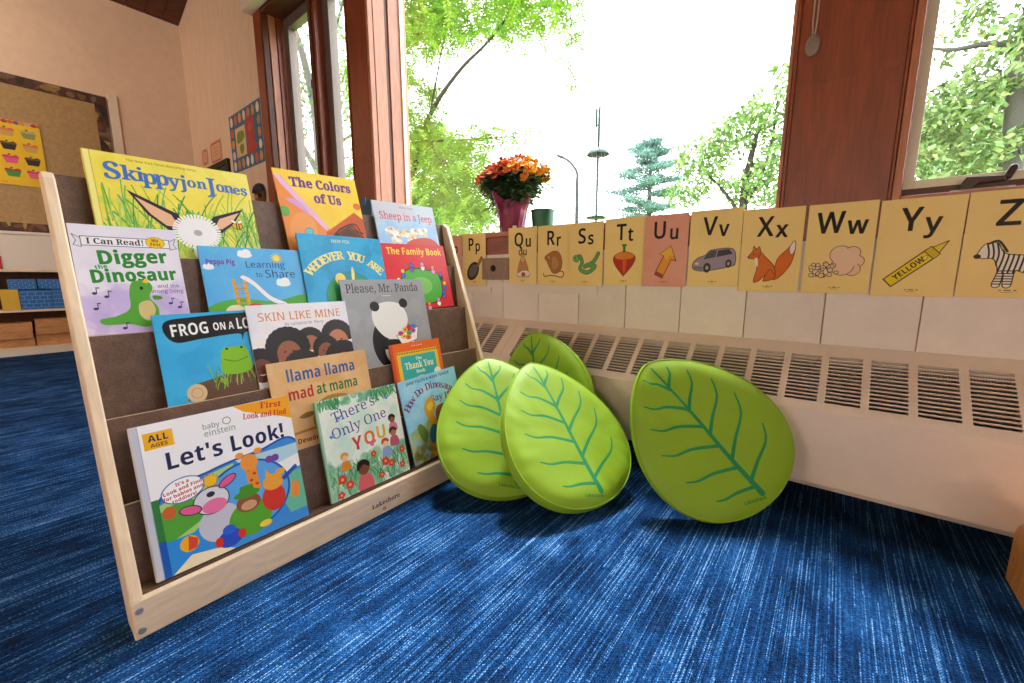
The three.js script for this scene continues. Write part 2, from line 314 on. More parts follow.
// ---------------------------------------------------------------- unseen warm wall lamps behind the camera, placed to light the window wall
RectAreaLightUniformsLib.init();
const WARM = new THREE.Color().setRGB(1.0, 0.72, 0.52);
for (const [x, label, power] of [[-4.6, 'unseen long warm wall lamp lighting the notice board end of the room', 18], [-1.7, 'unseen long warm wall lamp lighting the large window wall', 30], [1.3, 'unseen long warm wall lamp lighting the right end of the room', 30]]) {
  const t = thing('unseen_wall_lamp', label, 'lamp', [x, 1.0, RZ1 - 0.0005]);
  mesh('housing', rblk(-0.65, 0.65, -0.17, 0.17, -0.07, 0, 0.008), M.white, t);
  mesh('diffuser', rblk(-0.63, 0.63, -0.15, 0.15, -0.082, -0.07, 0.004), std({ color: '#f4e8d8', emissive: WARM, emissiveIntensity: 1.5 }), t);
  const l = new THREE.RectAreaLight(WARM, power, 1.24, 0.28); l.position.set(0, 0, -0.088); l.name = 'unseen_lamp_light'; t.add(l);
}
{
  const t = thing('unseen_floodlight', 'unseen long floodlight turned to brighten the notice board wall', 'lamp', [-4.3, 2.9, 3.1]);  // out of view, aimed to brighten the upper end wall
  mesh('housing', rblk(0, 0.06, -0.17, 0.17, -0.65, 0.65, 0.008), M.white, t); mesh('diffuser', rblk(-0.012, 0, -0.15, 0.15, -0.63, 0.63, 0.004), std({ color: '#f4e8d8', emissive: WARM, emissiveIntensity: 1.5 }), t);
  for (const z of [-0.5, 0.5]) mesh('cord', blk(0.026, 0.034, 0.17, ceilY(-4.27) - 2.9, z - 0.004, z + 0.004), M.black, t);
  const l = new THREE.RectAreaLight(WARM, 40, 1.24, 0.28); l.position.set(-0.018, 0, 0); l.rotation.y = Math.PI / 2; l.name = 'unseen_lamp_light'; t.add(l);
}
// ---------------------------------------------------------------- book display
const font = await new FontLoader().loadAsync('fonts/droid/droid_serif_bold.typeface.json');
const fontSans = await new FontLoader().loadAsync('fonts/droid/droid_sans_regular.typeface.json');
const TY = [0.085, 0.255, 0.425, 0.595, 0.765], FRONT = (y) => -1.045 - 0.355 * (y - 0.085);
const BZ0 = 0.45, BZ1 = 1.606;
{
  const t = thing('book_display', 'maple-edged book display rack with brown tiers facing the room', 'book rack', [0, 0, 0]);
  const edge = (y) => -1.03 - 0.355 * (y - 0.08);
  const prof = [[-1.052, 0.0], [-1.052, 0.086], [-1.035, 0.086], [edge(0.935) + 0.004, 0.925], [edge(0.94) - 0.012, 0.938], [edge(0.94) - 0.045, 0.938], [-1.105, 0.0]];
  for (const z of [BZ0, BZ1 - 0.02]) mesh('side_panel', (() => { const s = new THREE.Shape(prof.map(([x, y]) => new THREE.Vector2(x, y))); const g = new THREE.ExtrudeGeometry(s, { depth: 0.014, bevelEnabled: true, bevelSize: 0.003, bevelThickness: 0.003, bevelSegments: 2 }); g.translate(0, 0, z + 0.003); return metres(g); })(), M.maple, t);
  const rail = mesh('front_rail', rblk(-1.048, -1.03, 0.0, 0.082, BZ0 - 0.001, BZ1 + 0.001, 0.003, true), M.maple, t);
  for (const y of [0.062, 0.018]) for (const z of [BZ1 - 0.011, BZ0 + 0.011]) { const g = new THREE.CylinderGeometry(0.0062, 0.0072, 0.003, 20); g.rotateZ(-Math.PI / 2); g.translate(-1.0285, y, z); const s = mesh('screw', g, M.steel, rail); }
  const z0 = BZ0 + 0.02, z1 = BZ1 - 0.02;
  for (let i = 0; i < 5; i++) {                            // tread, riser behind the books, pale cut edge
    const y = TY[i], f = FRONT(y), ny = i < 4 ? TY[i + 1] : 0.94, nf = i < 4 ? FRONT(ny) : f - 0.068;
    const dip = i ? 0.013 : 0; mesh('tread', blk(f - 0.044, f - 0.005, y - dip - 0.005, y - dip, z0, z1), M.hardboard, t);
    if (i) mesh('lip_edge', blk(f - 0.005, f, y, y + 0.001, z0, z1), M.boardEdge, t);
    mesh('riser', (() => { return prism([[f - 0.045, y - dip], [f - 0.04, y - dip], [nf, ny], [nf - 0.005, ny]], z0, z1); })(), M.hardboard, t);
  }
  mesh('bottom_board', blk(-1.1, -1.048, 0.02, 0.026, z0, z1), M.hardboard, t);
  for (const z of [0.62, 1.2]) mesh('rear_leg', limb([V(-1.37, 0.9, z), V(-1.5, 0.45, z), V(-1.62, 0.012, z)], [0.014, 0.014], 8, 3), M.maple, t);
  // maker's name on the rail
  const w = new TextGeometry('Lakeshore', { font, size: 0.0135, depth: 0.0004, curveSegments: 4 }); w.rotateY(Math.PI / 2); w.translate(-1.03, 0.03, 1.072); mesh('lettering', w, M.black, rail);
  const o = new THREE.TorusGeometry(0.004, 0.0013, 6, 16); o.rotateY(Math.PI / 2); o.scale(0.3, 1, 1); o.translate(-1.0301 + 0.72, 0.0, 0); o.translate(-0.72, 0.015, 1.03); mesh('emblem', o, M.black, rail);
}
// ---------------------------------------------------------------- painted covers: helpers drawing in millimetres
function art(w, h, draw, s = 1.7) {
  return colourTex(canvas(Math.round(w * s), Math.round(h * s), (c) => {
    c.scale(s, s); c.lineCap = c.lineJoin = 'round';
    const A = {
      c, w, h,
      R(x, y, a, b, f) { c.fillStyle = f; c.fillRect(x, y, a, b); },
      E(x, y, a, b, f, rot = 0, st, lw) { c.beginPath(); c.ellipse(x, y, a, b, rot, 0, Math.PI * 2); if (f) { c.fillStyle = f; c.fill(); } if (st) { c.strokeStyle = st; c.lineWidth = lw ?? 1.2; c.stroke(); } },
      P(pts, f, st, lw, close = true) { c.beginPath(); pts.forEach(([x, y], i) => (i ? c.lineTo(x, y) : c.moveTo(x, y))); if (close) c.closePath(); if (f) { c.fillStyle = f; c.fill(); } if (st) { c.strokeStyle = st; c.lineWidth = lw ?? 1.2; c.stroke(); } },
      S(pts, f, st, lw, close = true) {                    // smooth closed or open outline through points
        const n = pts.length, g = (i) => (close ? pts[(i + n) % n] : pts[Math.max(0, Math.min(n - 1, i))]); c.beginPath(); c.moveTo(...g(0));
        for (let i = 0; i < (close ? n : n - 1); i++) { const a = g(i - 1), b = g(i), d = g(i + 1), e = g(i + 2); c.bezierCurveTo(b[0] + (d[0] - a[0]) / 6, b[1] + (d[1] - a[1]) / 6, d[0] - (e[0] - b[0]) / 6, d[1] - (e[1] - b[1]) / 6, d[0], d[1]); }
        if (f) { c.fillStyle = f; c.fill(); } if (st) { c.strokeStyle = st; c.lineWidth = lw ?? 1.2; c.stroke(); }
      },
      T(s2, x, y, size, f, o = {}) {
        c.save(); c.translate(x, y); if (o.rot) c.rotate(o.rot); c.font = `${o.bold === false ? '' : 'bold '}${size}px ${o.face ?? 'sans-serif'}`; c.textAlign = o.align ?? 'center'; c.textBaseline = 'middle';
        if (o.w) c.scale(o.w / c.measureText(s2).width, 1); else if (o.squeeze) c.scale(o.squeeze, 1);
        if (o.st) { c.strokeStyle = o.st; c.lineWidth = o.lw ?? 1.5; c.strokeText(s2, 0, 0); } c.fillStyle = f; c.fillText(s2, 0, 0); c.restore();
      },
      A(s2, cx, cy, rad, a0, a1, size, f, o = {}) {        // letters on an arc
        [...s2].forEach((ch, i) => { const a = a0 + (a1 - a0) * i / (s2.length - 1); A.T(ch, cx + Math.sin(a) * rad, cy - Math.cos(a) * rad, size, f, { ...o, rot: a }); });
      },
      wash(cols, n, a, b, alpha = 0.35, y0 = 0, y1 = h) { c.globalAlpha = alpha; for (let i = 0; i < n; i++) A.E(rr(0, w), rr(y0, y1), rr(a, b), rr(a, b) * 0.7, cols[Math.floor(rnd() * cols.length)], rr(0, 3)); c.globalAlpha = 1; },
      blades(cols, n, x0, x1, y0, y1, len, lw) { for (let i = 0; i < n; i++) { const x = rr(x0, x1), y = rr(y0, y1), l = len * rr(0.5, 1.2), b = rr(-0.6, 0.6); c.strokeStyle = cols[Math.floor(rnd() * cols.length)]; c.lineWidth = lw * rr(0.6, 1.4); c.beginPath(); c.moveTo(x, y); c.quadraticCurveTo(x + b * l * 0.3, y - l * 0.6, x + b * l, y - l); c.stroke(); } },
      flower(x, y, r, f, m) { for (let i = 0; i < 5; i++) A.E(x + Math.cos(i * 1.257) * r * 0.6, y + Math.sin(i * 1.257) * r * 0.6, r * 0.5, r * 0.5, f); A.E(x, y, r * 0.35, r * 0.35, m); },
    };
    draw(A);
  }));
}
// ---------------------------------------------------------------- books
const LEAN = 0.22, LK = Math.hypot(1, LEAN);
const paper = std({ color: '#efe6d4', roughness: 0.85 });
function book(label, tier, zl, w, h, opt, draw) {          // zl: z of the near (spine) side
  if (tier) h += 0.012;
  const { th = 0.006, hard = false, rot = 0, spine = '#888888', back = spine, fwd = 0 } = opt;
  const y0 = TY[tier], pos = V(FRONT(y0) - 0.012 + fwd, y0 + (tier ? -0.0122 : 0.001), zl - w / 2);
  const t = thing('picture_book', label, 'book', [0, 0, 0], 'picture books on the display rack');
  const X = V(0, 0, -1), Y = V(-LEAN / LK, 1 / LK, 0), Z = V(1 / LK, LEAN / LK, 0);
  t.matrixAutoUpdate = true; const m = new THREE.Matrix4().makeBasis(X, Y, Z); t.quaternion.setFromRotationMatrix(m);
  if (rot) t.quaternion.multiply(new THREE.Quaternion().setFromAxisAngle(V(0, 0, 1), rot));
  const lift = Math.abs(Math.sin(rot)) * w / 2; t.position.copy(pos).addScaledVector(Y, lift + th * 0.24 + 0.0004);
  const cov = phys({ map: art(w * 1000, h * 1000, draw), roughness: 0.5, specularIntensity: 0.4, clearcoat: 0.22, clearcoatRoughness: hard ? 0.12 : 0.2 });
  const ct = hard ? 0.0025 : 0.0006, sm = phys({ color: spine, roughness: 0.35, clearcoat: 0.4 }), bm = back === spine ? sm : phys({ color: back, roughness: 0.35, clearcoat: 0.4 });
  const fc = printed(w, h, ct); fc.translate(0, 0, -ct); mesh('front_cover', fc, cov, t);
  mesh('back_cover', blk(-w / 2, w / 2, 0, h, -th, -th + ct), bm, t);
  const inset = hard ? 0.004 : 0.0005;
  mesh('pages', blk(-w / 2 + (hard ? 0.002 : 0.0006), w / 2 - inset, inset, h - inset, -th + ct, -ct), paper, t);
  if (hard) { const s = new THREE.CylinderGeometry(th / 2 - 0.0002, th / 2 - 0.0002, h, 12, 1, false, Math.PI, Math.PI); s.scale(0.55, 1, 1); s.translate(-w / 2, h / 2, -th / 2); mesh('spine', s, sm, t); }
  else mesh('spine', blk(-w / 2 - 0.0004, -w / 2 + 0.0006, 0, h, -th + 0.0002, -0.0003), sm, t);
  return t;
}
const INK = '#1a1a22';
book('large white board book with navy title and crowded colourful toy picture, on the bottom tier', 0, 1.557, 0.312, 0.327, { th: 0.015, hard: true, fwd: 0.006, spine: '#d8dae4' }, (a) => {
  const { c } = a; a.R(0, 0, 312, 327, '#f7f6f8');
  a.P([[186, 0], [312, 0], [312, 62], [292, 52], [206, 18]], '#f6a81c'); a.T('First', 268, 14, 21, '#c8261e', { rot: 0.12, face: 'serif' }); a.T('Look and Find', 252, 35, 19, '#c8261e', { rot: 0.12, face: 'serif', w: 100 });
  a.R(16, 18, 50, 36, '#f6b61e'); a.T('ALL', 41, 30, 20, '#23264e'); a.T('AGES', 41, 46, 12, '#5a4a2a');
  a.T('baby', 136, 32, 17, '#8a9aa0', { bold: false, w: 34 }); a.T('einstein', 152, 48, 19, '#90a48c', { bold: false, w: 64 }); a.E(168, 29, 8, 8, null, 0, '#6a7a6a', 1.4);
  a.T("Let's Look!", 166, 88, 52, '#1b2350', { w: 246 });
  a.S([[22, 168], [120, 134], [220, 122], [312, 124], [330, 330], [22, 340]], '#3f8fdc', '#2456b4', 5);
  a.P([[22, 175], [120, 140], [165, 132], [165, 175], [120, 220], [22, 290]], '#a9d67c'); a.P([[22, 190], [70, 172], [110, 225], [22, 262]], '#54a838');
  a.P([[170, 128], [312, 128], [312, 190], [230, 200]], '#b6dce8'); a.P([[250, 168], [312, 156], [312, 190], [262, 200]], '#f4f6f4'); a.P([[240, 205], [312, 196], [312, 300], [270, 300]], '#6cc0a0'); a.R(22, 255, 72, 72, '#2f8fe0');
  a.E(60, 275, 17, 17, '#f2b11e'); a.P([[60, 258], [76, 270], [72, 288], [56, 290]], '#dd4a2e'); a.P([[24, 327], [60, 300], [120, 312], [140, 327]], '#f0e3bd');
  a.E(186, 220, 92, 82, '#5aa9ec', -0.1, '#2456b4', 4.5);
  const sun = (x, y, r) => { for (let i = 0; i < 12; i++) { const q = i * Math.PI / 6; a.P([[x + Math.cos(q - 0.2) * r, y + Math.sin(q - 0.2) * r], [x + Math.cos(q) * r * 1.6, y + Math.sin(q) * r * 1.6], [x + Math.cos(q + 0.2) * r, y + Math.sin(q + 0.2) * r]], '#f08a1e'); } a.E(x, y, r, r, '#f7c325'); }; sun(116, 156, 12);
  // plain toy shapes: stacked balls, blocks, a balloon, a kite
  a.E(122, 256, 42, 42, '#c9c9d4'); a.E(112, 200, 34, 30, '#dcdce6', 0, '#2a2a34', 2); a.E(116, 214, 24, 16, '#ee7aa6'); a.E(72, 206, 20, 10, '#e85f96', 0.3, '#2a2a34', 2); a.E(148, 168, 20, 9, '#e85f96', -0.5, '#2a2a34', 2); a.E(112, 186, 8, 6, '#2a2a34');
  a.P([[186, 150], [210, 146], [214, 212], [190, 216]], '#ef8f33'); for (const [x, y] of [[194, 160], [205, 172], [196, 186], [207, 198]]) a.E(x, y, 4, 3, '#a84f1c'); a.E(198, 142, 19, 20, '#f09a3c'); a.E(180, 120, 9, 7, '#f09a3c'); a.E(220, 120, 9, 7, '#f09a3c');
  a.E(182, 272, 46, 42, '#5aa82c'); a.E(182, 236, 26, 22, '#8d5a34'); a.E(182, 242, 17, 11, '#d9a27a'); a.E(182, 214, 28, 9, '#4b9326'); a.P([[164, 214], [170, 194], [196, 194], [200, 214]], '#4b9326');
  a.E(238, 246, 27, 33, '#d63a2c'); a.E(242, 208, 24, 20, '#f2a73a'); a.P([[226, 196], [230, 172], [242, 190]], '#f2a73a'); a.E(262, 188, 12, 8, '#f2a73a');
  a.E(134, 300, 25, 20, '#2d4fc4'); a.E(134, 280, 13, 11, '#2d63d6'); a.E(112, 300, 8, 11, '#d3321f'); a.E(158, 300, 8, 11, '#d3321f');
  a.E(242, 150, 9, 9, '#7a43a8'); a.E(256, 150, 9, 9, '#7a43a8'); a.P([[262, 205], [300, 182], [305, 190], [268, 214]], '#2a55b8'); a.P([[284, 220], [304, 232], [296, 268], [276, 262]], '#eb9340'); a.E(36, 196, 12, 14, '#c7652a'); a.E(210, 300, 14, 8, '#f3d14a');
  a.E(66, 156, 38, 26, '#fdfdfd', -0.12, '#3a62b8', 2); ["It's a", 'Look and Find', 'for babies and', 'toddlers!'].forEach((s, i) => a.T(s, 66, 140 + i * 11, 10.5, '#c02a3a', { rot: -0.12 }));
  a.R(0, 0, 9, 327, '#c9ccd8'); a.R(9, 0, 1.5, 327, '#a9adbd'); a.R(10.5, 160, 12, 167, '#2f7d3a'); a.R(10.5, 250, 12, 77, '#1f5bb8');
});
book('pale green picture book with children among red flowers, on the bottom tier', 0, 1.178, 0.268, 0.29, { th: 0.009, hard: true, fwd: 0.002, spine: '#7fb08c' }, (a) => {
  a.R(0, 0, 268, 290, '#e9f1e6'); a.wash(['#cfe6d2', '#bfe0d8', '#f4f4e8', '#d6ead8'], 90, 12, 40, 0.4); a.wash(['#7fbf9a', '#5fa87c', '#93c58a', '#4f9a78'], 110, 8, 26, 0.4, 190, 290); a.wash(['#58a070', '#7cc08c'], 40, 6, 18, 0.5, 0, 26);
  a.blades(['#3f8f5a', '#5aa86a', '#2f7f68'], 40, 0, 70, 0, 6, -26, 3); a.blades(['#3f8f5a', '#5aa86a', '#2f7f68'], 40, 170, 268, 0, 6, -30, 3.4); a.blades(['#3d8a54', '#6cb26a', '#2f7f5a'], 160, 0, 268, 220, 292, 34, 1.8);
  a.T("There's", 112, 46, 42, '#5b4c98', { rot: -0.16, bold: false, face: 'serif' }); a.T('Only One', 124, 92, 42, '#5b4c98', { rot: -0.12, bold: false, face: 'serif' });
  a.T('Y', 104, 148, 56, '#cf3b30'); a.T('O', 146, 144, 54, '#e0702c'); a.T('U', 188, 138, 56, '#e7b02a');
  const kid = (x, y, s, skin, hair, top) => { a.S([[x - 12 * s, y + 34 * s], [x - 9 * s, y + 12 * s], [x + 9 * s, y + 12 * s], [x + 13 * s, y + 34 * s]], top); a.E(x, y, 10 * s, 11 * s, skin); a.S([[x - 11 * s, y + 2 * s], [x - 9 * s, y - 10 * s], [x + 2 * s, y - 13 * s], [x + 11 * s, y - 6 * s], [x + 9 * s, y], [x, y - 5 * s]], hair); };
  kid(58, 176, 1.1, '#eabf98', '#d9a24a', '#d98a2e'); kid(196, 176, 1.2, '#efc6a4', '#c2552c', '#8aa6d8'); kid(234, 108, 1.15, '#8a5638', '#2c1c18', '#d97a90'); kid(230, 150, 1.25, '#b0764e', '#4a2a1e', '#c85a72'); kid(110, 226, 1.9, '#7d4c32', '#241816', '#d9646a');
  for (const [x, y, r] of [[40, 236, 13], [60, 258, 12], [186, 232, 13], [206, 244, 11], [252, 214, 10], [150, 196, 9], [30, 278, 10], [244, 262, 10], [166, 268, 9]]) a.flower(x, y, r, '#dc4038', '#f2b04a');
  for (const [x, y] of [[226, 38], [60, 60], [30, 108]]) { a.E(x, y, 6, 4, '#5a8fd0', 0.6); a.E(x + 7, y - 3, 5, 3, '#6fa2dc', -0.5); } a.E(150, 166, 8, 5, '#e06a9a', 0.7); a.E(160, 160, 7, 4, '#e06a9a', -0.6);
  a.R(0, 0, 6, 290, '#9cc4a6');
});
book('light blue picture book with purple title and golden shape, beside the bright leaf cushion', 0, 0.885, 0.262, 0.29, { th: 0.005, rot: 0.05, spine: '#7db8dc' }, (a) => {
  a.R(0, 0, 262, 290, '#93cdec'); a.wash(['#a9daf2', '#7fc0e6', '#b9e2f2'], 40, 16, 44, 0.35, 0, 150); a.wash(['#a8b86a', '#86a04e', '#c9c27a'], 60, 12, 36, 0.5, 170, 290);
  a.T('JANE YOLEN & MARK TEAGUE', 131, 14, 15, '#3a6a7a', { squeeze: 0.95 });
  a.A('How Do Dinosaurs', 131, 190, 148, -0.86, 0.82, 34, '#8a3a78', { face: 'serif' }); a.T('Say I', 160, 92, 32, '#8a3a78', { face: 'serif', rot: 0.05 }); a.P([[200, 88], [208, 80], [216, 88], [208, 102]], '#c23a4a');
  a.S([[84, 120], [106, 84], [130, 88], [136, 120], [122, 150], [150, 190], [160, 250], [120, 286], [80, 286], [76, 240], [100, 190]], '#d9a02e'); a.S([[96, 110], [118, 98], [126, 112], [108, 128]], '#e8c24a'); a.S([[130, 140], [190, 120], [240, 160], [256, 240], [200, 286], [150, 280]], '#a06a36'); a.E(104, 210, 18, 34, '#3a7a9a', 0.3); a.S([[60, 230], [40, 180], [56, 160], [80, 200]], '#6a8a3a'); a.wash(['#7a8a3a', '#8a6a2e'], 24, 8, 20, 0.5, 240, 290);
});
book('tan picture book with blue, red and green lower-case title words', 1, 1.272, 0.292, 0.24, { th: 0.004, spine: '#d8a468' }, (a) => {
  a.R(0, 0, 292, 240, '#dfb27a'); a.wash(['#ecca98', '#dca868', '#d49a58', '#e8b880'], 130, 14, 60, 0.22);
  a.T('llama llama', 146, 42, 46, '#1e55a0', { w: 206 }); a.T('mad', 76, 94, 44, '#b3262c', { w: 72 }); a.T('at mama', 184, 92, 44, '#25753a', { w: 130 });
  a.S([[96, 176], [110, 138], [150, 118], [200, 122], [226, 146], [196, 152], [170, 172], [172, 214], [130, 222], [104, 204]], '#a9803a'); a.S([[112, 160], [130, 138], [170, 132], [150, 160], [128, 182]], '#c39a4c'); a.S([[112, 156], [80, 166], [60, 160], [84, 150]], '#8f6a2e'); a.S([[204, 150], [240, 162], [262, 156], [236, 142]], '#8f6a2e'); a.E(150, 190, 16, 12, '#7a5626');
  a.P([[0, 200], [292, 186], [292, 192], [0, 207]], '#b07a40'); a.T('Anna Dewdney', 60, 224, 19, '#6a2a1c', { rot: 0.02 });
});
book('orange-bordered picture book with a teal panel, far end of the second tier', 1, 0.887, 0.218, 0.24, { th: 0.009, hard: true, fwd: 0.002, spine: '#d9541e' }, (a) => {
  a.R(0, 0, 218, 240, '#ef6a22'); a.R(0, 0, 9, 240, '#d9541e'); a.T('• • • — • • •', 112, 14, 10, '#fbe6d0');
  a.R(20, 30, 182, 196, '#e9c23a'); for (let i = 0; i < 18; i++) { a.E(24 + i * 10.4, 36, 4, 3, '#8a7a2a', 0.4); a.E(24 + i * 10.4, 220, 4, 3, '#8a7a2a', 0.4); } a.R(34, 46, 154, 166, '#39b0a6');
  a.T('The', 111, 60, 15, '#f6ecc8', { face: 'serif' }); a.T('Thank You', 111, 82, 32, '#f6ecc8', { face: 'serif', w: 128 }); a.T('Book', 111, 106, 16, '#f6ecc8', { face: 'serif' });
  a.E(111, 160, 44, 38, '#c9cccf'); a.E(111, 176, 26, 18, '#dfe1e2'); a.E(60, 190, 20, 26, '#e9b8b0'); a.E(188, 122, 17, 17, '#f4ead6'); a.T('★', 188, 122, 16, '#d8541e');
});
book('blue picture book with a black title balloon and a green frog on a log', 2, 1.48, 0.24, 0.212, { th: 0.004, spine: '#2a94c8' }, (a) => {
  a.R(0, 0, 240, 212, '#35aee4'); a.wash(['#3fb8ec', '#2ba2da', '#4ec0ee'], 40, 16, 50, 0.3);
  a.S([[16, 40], [24, 16], [70, 10], [160, 6], [228, 10], [234, 34], [226, 54], [190, 56], [180, 60], [172, 76], [166, 60], [90, 64], [36, 68]], '#141416');
  a.T('FROG', 66, 39, 40, '#fafafa', { w: 78, rot: -0.03 }); a.T('ON A', 136, 37, 27, '#fafafa', { w: 46 }); a.T('LOG?', 196, 34, 40, '#fafafa', { w: 64 });
  a.S([[40, 200], [52, 176], [90, 166], [170, 150], [240, 140], [240, 212], [60, 212]], '#6a4c38'); for (let i = 0; i < 7; i++) a.S([[70, 180 + i * 5], [130, 166 + i * 6], [240, 152 + i * 8]], null, '#57402f', 1.4, false); a.E(58, 194, 20, 22, '#d9bb92'); a.E(58, 194, 11, 12, null, 0, '#b08e66', 1.4);
  a.blades(['#5f9a2a', '#86b83a', '#a9c84e'], 24, 96, 190, 176, 196, 40, 1.8);
  a.S([[118, 120], [124, 98], [150, 92], [176, 98], [182, 120], [184, 152], [164, 162], [136, 162], [116, 152]], '#84c225'); a.E(134, 98, 8, 8, '#84c225'); a.E(167, 98, 8, 8, '#84c225'); a.E(134, 96, 3, 3, '#1c2a12'); a.E(167, 96, 3, 3, '#1c2a12'); a.S([[124, 122], [150, 130], [177, 122]], null, '#4f7d16', 2, false);
});
book('white picture book with orange title words over a group of curly-haired children', 2, 1.29, 0.282, 0.224, { th: 0.004, fwd: 0.006, spine: '#d8d0d0' }, (a) => {
  a.R(0, 0, 282, 224, '#eceaf0'); a.wash(['#f4f2f4', '#dfe2ee', '#f4ece6'], 30, 20, 60, 0.4);
  a.T('SKIN LIKE MINE', 142, 34, 32, '#d9823c', { bold: false, w: 236 }); a.T('By LaTashia M. Perry', 146, 58, 12, '#8d8a90', { bold: false });
  const head = (x, y, r, skin, hair, puff) => { for (let i = 0; i < 14; i++) { const q = Math.PI * (0.9 + i * 0.085); a.E(x + Math.cos(q) * r * puff, y - r * 0.25 + Math.sin(q) * r * puff, r * 0.4, r * 0.4, hair); } a.E(x, y - r * 0.4, r * puff * 0.95, r * 0.75, hair); a.E(x, y + r * 0.22, r * 0.86, r * 1.0, skin); a.E(x - r * 0.3, y + r * 0.02, r * 0.1, r * 0.05, '#2a1712'); a.E(x + r * 0.3, y + r * 0.02, r * 0.1, r * 0.05, '#2a1712'); a.S([[x - r * 0.3, y + r * 0.52], [x, y + r * 0.66], [x + r * 0.3, y + r * 0.52]], '#f2e6dc', '#6a2a20', 0.8); };
  head(14, 170, 32, '#6a3a2a', '#201414', 1.05); head(154, 122, 34, '#a8694a', '#2a201e', 0.85); head(90, 134, 38, '#9a5a3c', '#191212', 1.2); head(238, 116, 38, '#c27c56', '#241a18', 0.95); head(196, 146, 30, '#8a5036', '#191212', 0.92); head(120, 196, 36, '#a8663f', '#241816', 1.1); head(246, 190, 40, '#94573a', '#191212', 1.1);
});
book('grey picture book with black typewriter title and black and white rounded shapes', 2, 1.012, 0.33, 0.292, { th: 0.004, fwd: 0.0005, spine: '#8d8f92' }, (a) => {
  a.R(0, 0, 330, 292, '#9d9fa2'); a.wash(['#a8aaad', '#94969a', '#a2a4a6'], 60, 14, 50, 0.35);
  a.T('Please, Mr. Panda', 160, 30, 40, '#26262a', { face: 'serif', bold: false, w: 290 }); a.R(146, 56, 34, 1.6, '#e8e8e8');
  // plain rounded black and white shapes and a bowl of coloured rings
  a.E(166, 222, 86, 100, '#17171a'); a.S([[96, 150], [104, 96], [160, 78], [216, 92], [236, 144], [206, 196], [140, 204]], '#eceae6'); a.E(188, 250, 66, 60, '#eceae6'); a.S([[100, 190], [128, 206], [184, 214], [204, 232], [168, 244], [112, 236]], '#17171a'); a.E(110, 92, 18, 17, '#17171a'); a.E(228, 86, 18, 17, '#17171a');
  a.P([[176, 200], [276, 176], [262, 222], [196, 236]], '#f2f0ea', '#2a2a2a', 1.6);
  [['#e2488c', 196, 194], ['#f0a02a', 218, 182], ['#d6332e', 236, 174], ['#4a8ad0', 256, 172], ['#f2c42e', 208, 206], ['#5aa84e', 232, 196], ['#c05ab0', 250, 188], ['#e06a2a', 226, 210]].forEach(([f, x, y]) => { a.E(x, y, 12, 9, f); a.E(x, y, 3, 2.4, '#3a2a20'); });
});
book('white and lilac reader with green title letters and a green long-tailed shape', 3, 1.584, 0.182, 0.243, { th: 0.003, spine: '#cfc4dc' }, (a) => {
  a.R(0, 0, 183, 243, '#e8e4f0'); a.wash(['#c9b4e4', '#d4c2ec', '#b9a0dc'], 60, 14, 44, 0.3, 140, 243); a.wash(['#f0eef6', '#e4dff0'], 24, 14, 50, 0.4, 0, 130);
  a.P([[16, 26], [166, 26], [166, 46], [16, 46]], '#f4f2f6', '#44404c', 1.2); a.P([[4, 22], [16, 30], [16, 50], [4, 46], [9, 36]], '#e6e2ec', '#44404c', 1); a.P([[179, 22], [166, 30], [166, 50], [179, 46], [174, 36]], '#e6e2ec', '#44404c', 1); a.T('I Can Read!', 72, 36, 18, '#2a2a34', { face: 'serif', w: 96 }); a.E(140, 34, 17, 13, '#f2c51e', 0, '#8a7a1a', 1); a.T('My', 140, 29, 9, '#5a4a12'); a.T('First', 140, 38, 9, '#5a4a12');
  a.T('Digger', 96, 70, 42, '#2e8a36', { rot: -0.05, w: 122, st: '#2e8a36', lw: 1.4 }); a.T('the', 40, 93, 13, '#3a8a4a', { rot: -0.15 }); a.T('Dinosaur', 94, 112, 39, '#2e8a36', { rot: -0.04, w: 150, st: '#2e8a36', lw: 1.4 }); a.T('and the', 150, 138, 12, '#6a4a9a', { bold: false }); a.T('Wrong Song', 144, 150, 12, '#6a4a9a', { bold: false, w: 66 });
  a.S([[30, 222], [24, 210], [50, 204], [74, 188], [78, 152], [86, 128], [110, 124], [120, 140], [112, 164], [124, 190], [118, 224], [96, 232], [70, 224]], '#58a83a'); a.S([[92, 178], [112, 172], [118, 196], [104, 218], [90, 204]], '#d9c486'); a.E(100, 142, 3, 4, '#20301a'); a.S([[104, 128], [112, 118], [114, 130]], '#f0c83a'); a.S([[118, 160], [132, 162], [134, 168], [120, 170]], '#4a9a32');
  for (const [x, y] of [[22, 152], [40, 160], [148, 180], [164, 190], [20, 186], [60, 232], [134, 226]]) { a.E(x, y, 4, 3, '#4a3a6a'); a.R(x + 3, y - 13, 1.4, 13, '#4a3a6a'); a.R(x + 3, y - 13, 6, 2.2, '#4a3a6a'); }
});
